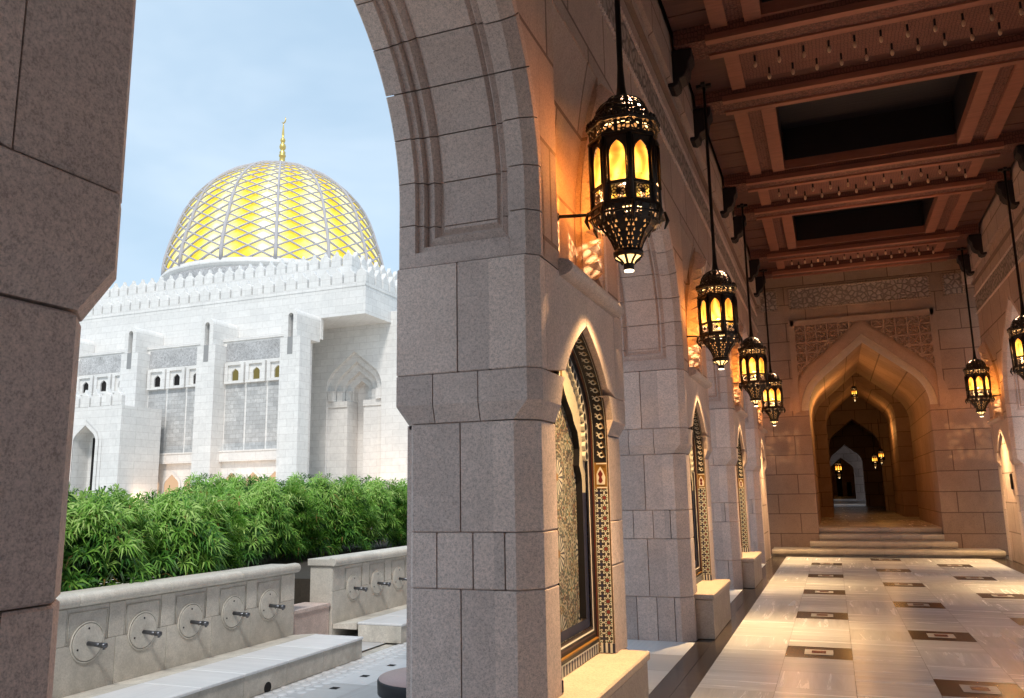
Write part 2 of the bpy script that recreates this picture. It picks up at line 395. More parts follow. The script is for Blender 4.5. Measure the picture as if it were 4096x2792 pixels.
TILEO = simple('ochre_glazed_tile', (.20, .10, .018), .4); TILEB = simple('brown_glazed_tile', (.045, .02, .013), .35); TILEN = simple('navy_glazed_tile', (.02, .022, .05), .4, 0, .25)
TILER = simple('maroon_glazed_tile', (.14, .02, .02), .3); TILEG = simple('green_glazed_tile', (.03, .12, .06), .3)

# ------------------------------------------------------------------ world and sun
w = bpy.data.worlds.new('World'); sc.world = w; w.use_nodes = True; t = NT(w.node_tree); w.node_tree.nodes.clear()
SUN_EL, SUN_AZ = R(52), R(158)      # azimuth clockwise from +Y
sky = t.n('TexSky', sky_type='NISHITA'); sky.sun_disc = False; sky.sun_elevation = SUN_EL; sky.sun_rotation = SUN_AZ
sky.air_density = 1.3; sky.dust_density = 2.5; sky.ozone_density = 1.2; sky.altitude = 0
d = t.n('TexCoord').outputs['Generated']; cl = t.noise(t.scale(d, (1, 1, 2.5)), 2.6, 4, .55, .3)
c = t.mix(t.ramp(cl, [(.3, (.62, .62, .62)), (.75, (.78, .78, .78))]), sky.outputs[0], t.mix(t.ramp(cl, [(.35, (0, 0, 0)), (.7, (1, 1, 1))]), (4.9, 6.7, 8.4), (6.2, 7.6, 8.9)))   # thin bright haze
bg = t.n('Background', {'Color': c, 'Strength': .135}); t.n('OutputWorld', {'Surface': bg.outputs[0]})
sl = bpy.data.lights.new('sun', 'SUN'); sl.energy = 2.2; sl.angle = R(9); sl.color = (1, .95, .88)
so = bpy.data.objects.new('sun', sl); col.objects.link(so)
sd = Vector((math.sin(SUN_AZ) * math.cos(SUN_EL), math.cos(SUN_AZ) * math.cos(SUN_EL), math.sin(SUN_EL)))
so.rotation_euler = sd.to_track_quat('Z', 'Y').to_euler(); so.location = (0, -20, 40)

# ------------------------------------------------------------------ ground and floors
PER = 4.613; XW = -1.41; XR_ = 2 * MX - XW
b = MB(); b.face([(-700, -300, -.32), (700, -300, -.32), (700, 900, -.32), (-700, 900, -.32)])
tag(b.build('plaza_ground', LIGHTST), kind='structure')
# corridor floor: grout bed + slabs with 2 mm joints + inlaid squares
b = MB(); E_ = .574; X0 = -1.107; YA = 8.107; S = 2.392
b.box(-2.42, 4.24, -9, 20.9, -.30, -.008, 1)
def slab(x0, x1, y0, y1, m, z=0.0):
    g = .0018; b.face([(x0 + g, y0 + g, z), (x1 - g, y0 + g, z), (x1 - g, y1 - g, z), (x0 + g, y1 - g, z)], m, tint=.02 + .96 * rnd.random())
for ci in range(7):
    x0 = X0 + ci * E_; x1 = x0 + E_
    y = YA - 6 * S + {1: 0, 3: -1.16, 5: .05}.get(ci, rnd.random() * .6)
    while y < 19.6:
        if ci in (1, 3, 5):
            slab(x0, x1, y, y + .572, 2)
            cx, cy = (x0 + x1) / 2, y + .286
            for hw, m, z in ((.125, 3, .003), (.062, 4, .006)):
                b.face([(cx - hw, cy - hw, z), (cx + hw, cy - hw, z), (cx + hw, cy + hw, z), (cx - hw, cy + hw, z)], m, tint=.6)
            for k in range(3): slab(x0, x1, y + .572 + k * .6067, min(y + .572 + (k + 1) * .6067, 19.75), 0)
            y += S
        else:
            slab(x0, x1, y, min(y + .607, 19.75), 0); y += .607
for sx in (0, 1):                      # dark side bands and white thresholds
    f = (lambda a: a) if not sx else (lambda a: 2 * MX - a)
    for xa, xb in ((-1.252, -1.107), (-1.41, -1.252)):
        y = -8.6
        while y < 19.85:
            a_, c_ = sorted((f(xa), f(xb))); slab(a_, c_, y, min(y + 1.22, 19.85), 5); y += 1.22
    for k in range(-2, 4):
        ya = 1.22 + k * PER; a_, c_ = sorted((f(-2.40), f(-1.41)))
        for q in range(4): slab(a_, c_, ya + q * .69, ya + (q + 1) * .69, 6)
slab(-1.107, 2.911, 19.75, 19.86, 5)
tag(b.build('corridor_floor', [MARB, GROUT, MARBG, INLW, INLR, MARBD, MARBW]), kind='structure')
# raised floor beyond the steps
b = MB(); b.box(-6, 8, 21.30, 106, -.3, .579, 1)
for i in range(-8, 12):
    y = 21.3
    while y < 45: slab(MX + i * .62, MX + (i + 1) * .62, y, y + .9, 0, .587); y += .9
b.face([(-6, 45.6, .587), (8, 45.6, .587), (8, 106, .587), (-6, 106, .587)], 2, tint=.7)
tag(b.build('raised_floor', [MARB, GROUT, MARBW]), kind='structure')
# courtyard paving, cobble strip and dark squares
b = MB(); z = -.300
y = 1.0
while y < 30:
    x = -2.4
    while x > -6.1:
        if not (-5.15 < x <= -4.66): slab(x - .49, x, y, y + .62, 0, z)
        x -= .49
    y += .62
b.face([(-5.16, 2, z - .004), (-4.64, 2, z - .004), (-4.64, 25, z - .004), (-5.16, 25, z - .004)], 0, tint=.42)
y = 3.0
while y < 20:
    for k in range(3):
        xx = -5.08 + k * .14 + rnd.uniform(-.01, .01); r_ = .055
        if rnd.random() < .95: b.lathe([(r_, 0), (r_ * .9, .005), (r_ * .5, .008), (.001, .009)], 7, (xx, y + rnd.uniform(-.02, .02), z - .004), 1, rnd.random())
    y += .135
for k in range(14):
    yy = 4.25 + k * .543; b.face([(-4.63, yy, z + .003), (-4.55, yy, z + .003), (-4.55, yy + .08, z + .003), (-4.63, yy + .08, z + .003)], 2, tint=.5)
tag(b.build('courtyard_paving', [MARBW, MARBW, DARK]), kind='structure')

# ------------------------------------------------------------------ keel arch profile
def keel(half, z0, R_, th=55, n=14):
    """right half of a keel arch as (offset from centre, z) from springing to apex"""
    pts = []
    for i in range(n + 1):
        a = R(th) * i / n; pts.append((half - R_ + R_ * math.cos(a), z0 + R_ * math.sin(a)))
    x, z = pts[-1]; pts.append((0.0, z + x / math.tan(R(th)))); return pts

# ------------------------------------------------------------------ piers
XS, XU = -1.425, -1.385            # shaft face, impost face on the corridor side
YF, YB, YC = 3.98, 5.895, 4.906
def ring(x0, x1, y0, y1, c): return [(x0 + c, y0), (x1 - c, y0), (x1, y0 + c), (x1, y1 - c), (x1 - c, y1), (x0 + c, y1), (x0, y1 - c), (x0, y0 + c)]
def blocks(b, poly, z0, z1, xs, g=.004, bev=.006, xl=None):
    cuts = [-9] + list(xs) + [9]
    for i in range(len(cuts) - 1):
        p = clip(clip(poly, 0, cuts[i] + (g if i else 0), 1), 0, cuts[i + 1] - (g if i < len(cuts) - 2 else 0), -1)
        if len(p) > 2: b.prism(p, 'Z', z0 + g / 2, z1 - g / 2, 0, bev, tint=.25 + .5 * rnd.random())
def niche_outline(w=.572, zs=1.88, za=2.54, n=9):
    """half outline of the pointed niche head: (offset, z)"""
    pts = []
    for i in range(n + 1):
        u = i / n; pts.append((w * (1 - u ** 2.1) ** 1.0 if i < n else 0.0, zs + (za - zs) * (u ** .92)))
    return pts
def make_pier():
    root = empty('stone_pier', (-1.82, YC, 0), 'x', 'pier', 'granite piers of the arcade')
    XI = -1.66                      # split between the outer leaf and the niche leaf
    b = MB(); outer = [(-2.195, YF + .06), (-2.135, YF), (XI, YF), (XI, YB), (-2.135, YB), (-2.195, YB - .06)]
    zs = [-.30, .43, 1.013, 1.304, 1.885]; js = [(-1.99, -1.78), (-1.85,), (-1.99, -1.78), (-1.85,)]
    C1 = [(XI, YF), (-1.54, YF), (XS, YF + .115), (XS, 4.326), (XI, 4.326)]
    C2 = [(XI, 5.486), (XS, 5.486), (XS, YB - .085), (-1.51, YB), (XI, YB)]
    # front face joints run through both leaves: cut outer leaf only, the corner blocks keep their own joints
    for k in range(4):
        z0, z1 = zs[k], zs[k + 1]
        blocks(b, outer, z0, z1, js[k]); blocks(b, C1, z0, z1, (-1.6,) if k in (0, 2) else ()); [b.prism(q, 'Z', z0 + .002, z1 - .002, 0, .006, tint=.3 + .4 * rnd.random()) for q in ((clip(C2, 1, 5.699, -1), clip(C2, 1, 5.703, 1)) if k in (0, 2) else (C2,))]
    b.box(-2.18, XI - .003, YF + .02, YB - .02, -.3, 1.88)              # core behind the joints
    b.box(XI - .003, XI + .003, 4.31, 5.50, 0, 2.6)
    b.build('shaft', STONE, root)
    b = MB()
    def corb(e, poly):               # push outward by e
        cx, cy = -1.82, YC
        return poly
    o2 = [(-2.245, YF + .02), (-2.225, YF - .03), (XI, YF - .03), (XI, YB + .03), (-2.225, YB + .03), (-2.245, YB - .02)]
    D1 = [(XI, YF - .03), (-1.45, YF - .03), (XU, YF + .035), (XU, 4.326), (XI, 4.326)]
    D2 = [(XI, 5.486), (XU, 5.486), (XU, YB - .035), (-1.45, YB + .03), (XI, YB + .03)]
    z0, z1, z2, z3 = 1.889, 1.985, 2.155, 2.775
    def loft(A, B, tn):
        if len(A) != len(B): return
        n = len(A); vs = [(x, y, z0) for x, y in A] + [(x, y, z1) for x, y in B] + [(x, y, z2 - .006) for x, y in B] + [(x, y, z2 - .001) for x, y in inset(B, .006)]
        fs = [(k * n + i, k * n + (i + 1) % n, (k + 1) * n + (i + 1) % n, (k + 1) * n + i) for k in range(3) for i in range(n)] + [tuple(range(n))[::-1], tuple(range(3 * n, 4 * n))]
        b.add(vs, fs, 0, False, tn)
    for xa, xb in ((-9, -2.003), (-1.997, -1.733), (-1.727, 9)):
        loft(clip(clip(outer, 0, xa, 1), 0, xb, -1), clip(clip(o2, 0, xa, 1), 0, xb, -1), .3 + .4 * rnd.random())
    loft(C1, D1, .5); loft(C2, D2, .45)
    b.box(-2.17, XI - .003, YF + .02, YB - .02, 1.86, z2)
    b.build('corbel', STONE, root)
    b = MB()
    blocks(b, o2, z2, z3, (-1.85,)); blocks(b, [(x, min(y, 4.10)) for x, y in D1], z2, z3, ()); blocks(b, [(x, max(y, 5.612)) for x, y in D2], z2, z3, ())
    b.box(-2.23, XI - .003, YF, YB, z1, z3 - .004)
    # niche head: slab in the YZ plane with the pointed cut-out, two mirrored halves meeting at the centre joint
    no = niche_outline(.582, 1.88, 2.548)
    for s in (-1, 1):
        pts = [(YC + s * .0015, no[-1][1])] + [(YC + s * max(x, .0015), z) for x, z in no[::-1][1:] if z > z2] 
        xx = next(x for x, z in no if z > z2); wn = .804 if s < 0 else .704; pts += [(YC + s * wn, z2), (YC + s * wn, z3 - .003), (YC + s * .0015, z3 - .003)]
        b.prism(pts, 'X', XI, XU, 0, .003, tint=.5)
        pts = [(YC + s * x, z) for x, z in no if z <= z2 + .02]; pts = [(YC + s * .572, z1)] + pts[1:] + [(YC + s * pts[-1][0], z2)] if len(pts) > 1 else pts
        pts = [(YC + s * .584, z1)] + [(YC + s * x, z) for x, z in no if z1 < z < z2] + [(YC + s * (xx + .01), z2 - .003), (YC + s * .584, z2 - .003)]
        b.prism(pts, 'X', XI, XU - .001, 0, 0, tint=.45)
    b.build('impost', STONE, root)
    # wall above the impost (joins the arches left and right)
    NY0, NY1, NB = YC - .55, YC + .52, -1.585
    b = MB(); ya, yb = YF + .10, YB - .10
    b.box(-2.20, NB, ya, yb, 2.779, 6.05); b.box(NB, XU, ya, NY0, 2.779, 6.05); b.box(NB, XU, NY1, yb, 2.779, 6.05); b.box(NB, XU, NY0 + .001, NY1 - .001, 4.52, 6.05); b.box(NB, XU - .01, NY0 + .001, NY1 - .001, 2.779, 2.84)
    cv = [(NB + .003, 3.45)] + [(NB + .19 * ((i / 9) ** 2.0), 3.45 + 1.07 * i / 9) for i in range(1, 10)]
    for (xa, za), (xb, zb) in zip(cv, cv[1:]): b.face([(xa, NY0, za), (xa, NY1, za), (xb, NY1, zb), (xb, NY0, zb)])
    b.box(XU - .001, XU + .05, ya, yb, 5.80, 5.86)
    b.build('upper_wall', WALL, root)
    frieze(root, YF + .10, YB - .10)
    # rounded ledge
    b = MB(); pts = [(XU - .02, 2.745)] + [(XU + .085 * math.sin(R(a)), 2.797 - .052 * math.cos(R(a))) for a in range(0, 181, 20)] + [(XU - .02, 2.85)]
    b.prism([(z, x) for x, z in pts], 'Y', 4.36, 5.64, 0, .0, smooth=False); b.build('ledge', STONE, root)
    # carved zig-zag reveal on the far side of the recess, its head leaning out of the wall like a horn
    b = MB(); yq = NY1 - .002
    def xb_(z): return NB + .045 + (.19 * ((z - 3.5) / 1.0) ** 1.8 if z > 3.5 else 0)
    def xf_(z): return XU + .002 + (.15 * ((z - 3.5) / .9) ** 1.7 if z > 3.5 else 0)
    zl = [2.845 + i * (4.34 - 2.845) / 16 for i in range(17)]; out = [(z, xf_(z)) for z in zl] + [(4.47, xb_(4.47))] + [(z, xb_(z)) for z in zl[::-1]]
    b.prism(out, 'Y', yq - .012, yq, 0); b.prism([(z, x) for z, x in [(zz, xf_(zz)) for zz in zl] + [(4.47, xb_(4.47))] + [(4.45, XU - .01), (2.85, XU - .01)]], 'Y', yq + .0, yq + .055, 0)
    z = 2.90
    while z < 4.22:
        h = .125; zm = z + h * .55; wd = xf_(z) - xb_(z)
        p = [(xf_(z) - .012, yq - .013, z), (xf_(z + h) - .012, yq - .013, z + h * .98), (xb_(zm) + .03, yq - .013, zm), (xf_(zm) - .035, yq - .055, zm + .01)]
        b.face([p[0], p[3], p[2]]); b.face([p[2], p[3], p[1]]); b.face([p[3], p[0], p[1]])
        z += h
    b.build('zigzag_reveal', STONE, root)
    # --- mosaic niche
    NX = -1.545; no = niche_outline()
    prof = [(.572, .455)] + no
    def sweep(b, pf0, x0, pf1, x1, m, i0=0, i1=None, off=0.0):
        for s in (-1, 1):
            for i in range(i0, (len(pf0) - 1) if i1 is None else i1):
                a0, a1, c0, c1 = pf0[i], pf0[i + 1], pf1[i], pf1[i + 1]
                q = [(x0, YC + s * a0[0], a0[1]), (x0, YC + s * a1[0], a1[1]), (x1, YC + s * c1[0], c1[1]), (x1, YC + s * c0[0], c0[1])]
                b.face(q if s > 0 else q[::-1], m)
    def sc_prof(w, dz, zb): return [(w, zb)] + [(x * w / .572, 1.88 + (z - 1.88) * (w / .572) - dz) for x, z in no]
    def refine(p, n): return [p[0]] + [(p[0][0], p[0][1] + (p[1][1] - p[0][1]) * k / n) for k in range(1, n)] + p[1:]
    b = MB()
    P0 = prof; P1 = sc_prof(.548, .0, .455); ta = [0, .045, .06, .085, .10, .80, .815, .84, .865, .90, .93, 1.0]
    mt = [4, 2, 0, 1, 5, 1, 0, 2, 0, 3, 0]      # 0 black 1 ivory 2 ochre 3 maroon 4 brown 5 field
    P0 = refine(P0, 8); P1 = refine(P1, 8)
    def lerp(a, c, t_): return [(p[0] + (q[0] - p[0]) * t_, p[1] + (q[1] - p[1]) * t_) for p, q in zip(a, c)]
    for k in range(11):
        ta0, ta1 = ta[k], ta[k + 1]; A, B = lerp(P0, P1, ta0), lerp(P0, P1, ta1)
        xa, xb = XS - .002 + (NX - XS) * ta0, XS - .002 + (NX - XS) * ta1
        if mt[k] == 5:
            sweep(b, A, xa, B, xb, 6, 0, 6); sweep(b, A, xa, B, xb, 2, 6, 7); sweep(b, A, xa, B, xb, 0, 7)
        else: sweep(b, A, xa, B, xb, mt[k])
    b_frame = b
    # striped skirting at the bottom of the reveal and along the back
    nr = empty_child('mosaic_niche', b_frame, [TILEK, TILEW, TILEO, TILER, TILEB, TILEB, ZBORD], root)
    zc_ = (mid_ := (lerp(P0, P1, .45)))[6][1] * .5 + mid_[7][1] * .5; yj = mid_[6][0] - .0035
    for s in (-1, 1):                    # small emblem panel between the two borders
        b = MB(); xq = XS - .002 + (NX - XS) * .45
        def em(pts, lift, m): b.face([(xq + u, YC + s * (yj - lift), zc_ + v) for u, v in pts], m)
        em([(-.030, -.06), (.030, -.06), (.034, -.01), (.020, .03), (0, .062), (-.020, .03), (-.034, -.01)], .002, 0)
        em([(-.016, -.035), (-.006, -.05), (.006, -.05), (.016, -.035), (.008, -.01), (.018, .01), (0, .04), (-.018, .01), (-.008, -.01)], .004, 1)
        b.face([(xq - .045, YC + s * (yj - .002), zc_ - .085), (xq + .045, YC + s * (yj - .002), zc_ - .085), (xq + .045, YC + s * (yj - .002), zc_ - .077), (xq - .045, YC + s * (yj - .002), zc_ - .077)], 0)
        b.face([(xq - .045, YC + s * (yj - .002), zc_ + .077), (xq + .045, YC + s * (yj - .002), zc_ + .077), (xq + .045, YC + s * (yj - .002), zc_ + .085), (xq - .045, YC + s * (yj - .002), zc_ + .085)], 0)
        b.build('emblem_inlay', [TILEW, TILER], nr)
    # scrollwork of ivory loops and ochre leaves on the head and upper jambs
    L = []                               # path along the middle of the field
    mid = lerp(P0, P1, .45); xm = XS - .002 + (NX - XS) * .45
    for s in (-1, 1):
        b = MB(); path = [(YC + s * p[0], p[1]) for p in mid[7:]]
        seg = [math.dist(path[i], path[i + 1]) for i in range(len(path) - 1)]; tot = sum(seg); step = .066; dcur = .05
        while dcur < tot - .03:
            acc = 0
            for i, sg in enumerate(seg):
                if acc + sg >= dcur: break
                acc += sg
            u = (dcur - acc) / sg; y0 = path[i][0] + (path[i + 1][0] - path[i][0]) * u; z0 = path[i][1] + (path[i + 1][1] - path[i][1]) * u
            ty, tz = (path[i + 1][0] - path[i][0]) / sg, (path[i + 1][1] - path[i][1]) / sg
            ny, nz = (-tz * s * 1.0, ty * s)  # towards the inside
            ny, nz = (-s * abs(tz), -abs(ty))
            lift = .004
            def pt(a, c): return (xm + a, y0 + ty * c + ny * lift, z0 + tz * c + nz * lift)
            for (r0, r1, ca, cc, m) in ((.011, .021, .012, 0.0, 0), (.007, .014, -.017, .012, 0)):
                for q in range(8):
                    t0, t1 = q * math.pi / 4, (q + 1) * math.pi / 4
                    b.face([pt(ca + r0 * math.cos(t0), cc + r0 * math.sin(t0)), pt(ca + r1 * math.cos(t0), cc + r1 * math.sin(t0)), pt(ca + r1 * math.cos(t1), cc + r1 * math.sin(t1)), pt(ca + r0 * math.cos(t1), cc + r0 * math.sin(t1))], m)
            for sg_ in (1, -1):
                b.face([pt(sg_ * .040, -.02), pt(sg_ * .030, .012), pt(sg_ * .012, .036), pt(sg_ * .022, -.004)], 1)
            dcur += step
        b.build('scroll_inlay', [TILEW, TILEO], nr)
    b = MB()                             # base stripes
    for i in range(40):
        y0 = YC - .545 + i * 1.09 / 40; b.box(NX + .006, NX + .012, y0, y0 + .0275, .455, .515, i % 2)
    for s in (-1, 1):
        for i in range(7):
            xa = NX + .01 + i * .016; yy = YC + s * .566; b.box(xa, xa + .016, min(yy, yy - s * .012), max(yy, yy - s * .012), .455, .515, i % 2)
    b.box(NX - .02, NX + .016, YC - .545, YC + .545, .515, .523, 1); b.box(NX - .02, NX + .014, YC - .545, YC + .545, .523, .548, 2); b.box(NX - .02, NX + .020, YC - .545, YC + .545, .548, .556, 3)
    b.build('striped_skirting', [TILEN, TILEW, TILEK, TILEO], nr)
    # frame rings stepping back
    b = MB(); ws = [.548, .528, .520, .506, .498, .486, .48]; mm = [0, 2, 0, 1, 2, 0]
    pr = [refine(sc_prof(w_, .0 + (.548 - w_) * .15, .556 + (.548 - w_) * 1.1), 8) for w_ in ws]
    xs_ = [NX, NX, NX - .003, NX - .003, NX - .006, NX - .006, NX - .012]
    for k in range(6): sweep(b, pr[k], xs_[k], pr[k + 1], xs_[k + 1], mm[k])
    # bottom returns
    for k in range(6):
        b.face([(xs_[k], YC - ws[k], pr[k][0][1]), (xs_[k], YC + ws[k], pr[k][0][1]), (xs_[k + 1], YC + ws[k + 1], pr[k + 1][0][1]), (xs_[k + 1], YC - ws[k + 1], pr[k + 1][0][1])], mm[k])
    b.build('frame_bands', [TILEK, TILEW, TILEB, TILEO], nr)
    # scalloped edge
    b = MB(); sp = pr[-1]; xsc = NX - .012
    for s in (-1, 1):
        path = [(YC + s * p[0], p[1]) for p in sp if p[1] > 1.62]; seg = [math.dist(path[i], path[i + 1]) for i in range(len(path) - 1)]; tot = sum(seg); dcur = .03
        while dcur < tot:
            acc = 0
            for i, sg in enumerate(seg):
                if acc + sg >= dcur: break
                acc += sg
            u = (dcur - acc) / sg; y0 = path[i][0] + (path[i + 1][0] - path[i][0]) * u; z0 = path[i][1] + (path[i + 1][1] - path[i][1]) * u
            pts = [(y0 - s * .03 + .036 * math.cos(a * math.pi / 5), z0 + .036 * math.sin(a * math.pi / 5)) for a in range(10)]
            b.prism(pts, 'X', xsc - .02, xsc + .014, 0); b.prism([(y0 - s * .03 + .026 * math.cos(a * math.pi / 5), z0 + .026 * math.sin(a * math.pi / 5)) for a in range(10)], 'X', xsc + .013, xsc + .016, 1)
            dcur += .066
    b.build('scalloped_edge', [TILEW, TILEK], nr)
    # cream spandrel with an ogee opening, then the star mosaic behind
    b = MB(); X2 = NX - .022
    oc = pr[-1][8:]                       # outer half curve (from springing to apex)
    og = [(.40, 1.50), (.40, 1.60), (.345, 1.68), (.37, 1.79), (.33, 1.90), (.25, 1.96), (.215, 2.02), (.13, 2.08), (.06, 2.15), (.0, 2.27)]
    def samp(c_, n):
        seg = [math.dist(c_[i], c_[i + 1]) for i in range(len(c_) - 1)]; tot = sum(seg); out = []
        for k in range(n + 1):
            dd = tot * k / n; acc = 0
            for i, sg in enumerate(seg):
                if acc + sg >= dd - 1e-9: break
                acc += sg
            u = min(1, (dd - acc) / sg); out.append((c_[i][0] + (c_[i + 1][0] - c_[i][0]) * u, c_[i][1] + (c_[i + 1][1] - c_[i][1]) * u))
        return out
    O_, G_ = samp([(.48, 1.50)] + oc, 24), samp(og, 24)
    jo, ji = [(.48, .63), (.48, 1.50)], [(.40, .69), (.40, 1.50)]
    for s in (-1, 1):
        for A, B, m in ((O_, G_, 0), (jo, ji, 3)):
            for k in range(len(A) - 1):
                q = [(X2, YC + s * A[k][0], A[k][1]), (X2, YC + s * A[k + 1][0], A[k + 1][1]), (X2, YC + s * B[k + 1][0], B[k + 1][1]), (X2, YC + s * B[k][0], B[k][1])]; b.face(q, m)
        for A, m in ((G_, 1), (ji, 1)):
            for k in range(len(A) - 1):
                b.face([(X2, YC + s * A[k][0], A[k][1]), (X2, YC + s * A[k + 1][0], A[k + 1][1]), (X2 - .045, YC + s * A[k + 1][0], A[k + 1][1]), (X2 - .045, YC + s * A[k][0], A[k][1])], m)
    b.face([(X2, YC - .48, .63), (X2, YC + .48, .63), (X2, YC + .40, .69), (X2, YC - .40, .69)], 3)
    b.prism([(YC + x, z) for x, z in ((0, 2.10), (.022, 2.17), (.008, 2.20), (.012, 2.26), (0, 2.32), (-.012, 2.26), (-.008, 2.20), (-.022, 2.17))], 'X', X2, X2 + .004, 2)
    b.build('cream_spandrel', [SPECK, TILEK, TILEO, TILEN], nr)
    b = MB(); b.face([(X2 - .044, YC - .43, .6), (X2 - .044, YC + .43, .6), (X2 - .044, YC + .43, 2.28), (X2 - .044, YC - .43, 2.28)]); b.build('star_mosaic', ZELL, nr)
    return root
def empty_child(name, mb, mats, root): return mb.build(name, mats, root)
def frieze(root, y0, y1, x=None):
    x = XU if x is None else x
    b = MB(); b.box(x - .01, x + .012, y0, y1, 5.20, 5.53, 0)
    for z in (5.17, 5.555):
        y = y0
        while y < y1 - .01:
            b.lathe([(.001, -.022), (.02, -.012), (.024, .0), (.02, .012), (.001, .022)], 6, (x + .012, y + .02, z), 1); y += .055
    b.build('frieze', [FRIEZE, STONE], root)

PIER_LAB = {-1: 'dark granite pier cropped by the left edge of the photo, nearest the camera', 0: 'big granite pier in the middle of the photo, with the largest mosaic niche',
            1: 'second left pier along the corridor, pale front, behind the second lantern', 2: 'third left pier along the corridor, pale front, behind the second bench', 3: 'left pier standing against the steps at the end wall'}
pier = make_pier(); piers = {0: pier}
def infill(p, k):
    b = MB(); b.prism([(-1.68, 4.30), (XS - .004, 4.30), (XS - .004, 5.51), (-1.68, 5.51)], 'Z', 0.0, 2.56); o = b.build('plain_panel', WALL); o.parent = p; m_ = o.data
    for v in m_.vertices: v.co -= Vector((2 * MX + 1.82 if MIR else -1.82, YC, 0))
for k in (-1, 1, 2, 3):
    p = copy_tree(pier, skip=('mosaic_niche',) if k == 3 else ())
    if k == 3: infill(p, k)
    p.location.y += k * PER; piers[k] = p
for k, p in piers.items(): p['label'] = PIER_LAB[k]
MIR = True
pr0 = make_pier(); pr0.location.y += 3 * PER; pr0['label'] = 'right pier in the far corner beside the steps'; pr0['group'] = 'granite piers of the right arcade'
pr1 = copy_tree(pr0); pr1.location.y -= PER; [bpy.data.objects.remove(q) for q in [x for x in pr0.children if x.name.startswith('mosaic_niche')] + [] if not [bpy.data.objects.remove(y) for y in list(q.children)] or True]; infill(pr0, 3); pr1['label'] = 'right pier cropped by the right edge of the photo, next to the cropped lantern'
MIR = False
b = MB(); f_ = lambda x: 2 * MX - x          # the right arcade continues outside the frame: plain piers and wall
for k in (-1, 0, 1): b.box(f_(XS), f_(-2.2), YF + k * PER, YB + k * PER, -.3, 2.8)
b.box(f_(XU), f_(-2.2), -9, YF + 2 * PER - .05, 4.0, 6.05); b.box(f_(XS), f_(-2.2), -9, -1.2, -.3, 4.0)
for k in (-2, -1, 0, 1):
    for s_, o_ in ((1, YB), (-1, YF + PER)): b.prism([(f_(XU) , 0)] * 0 + [(o_ + k * PER, 2.8), (o_ + k * PER + s_ * .05, 3.2), (o_ + k * PER + s_ * .45, 4.01), (o_ + k * PER, 4.01)], 'X', f_(XU) + .002, f_(-2.2) - .002)
b.box(-2.2, 4.0, -9.3, -9.05, -.3, 7.0)  # unseen back wall added behind the camera to darken the corridor
tag(b.build('right_arcade_and_added_wall', WALL), kind='structure')
# dark notice plate on the far right pier
b = MB(); xx = 2 * MX - XS; b.box(xx - .03, xx - .001, 18.32, 18.42, 1.42, 1.72, 0); b.box(xx - .033, xx - .029, 18.335, 18.405, 1.44, 1.70, 1)
o = b.build('notice_plate', [BRONZE, BLACKM]); tag(o, 'small dark vertical plate fixed to the far right pier', 'plate')

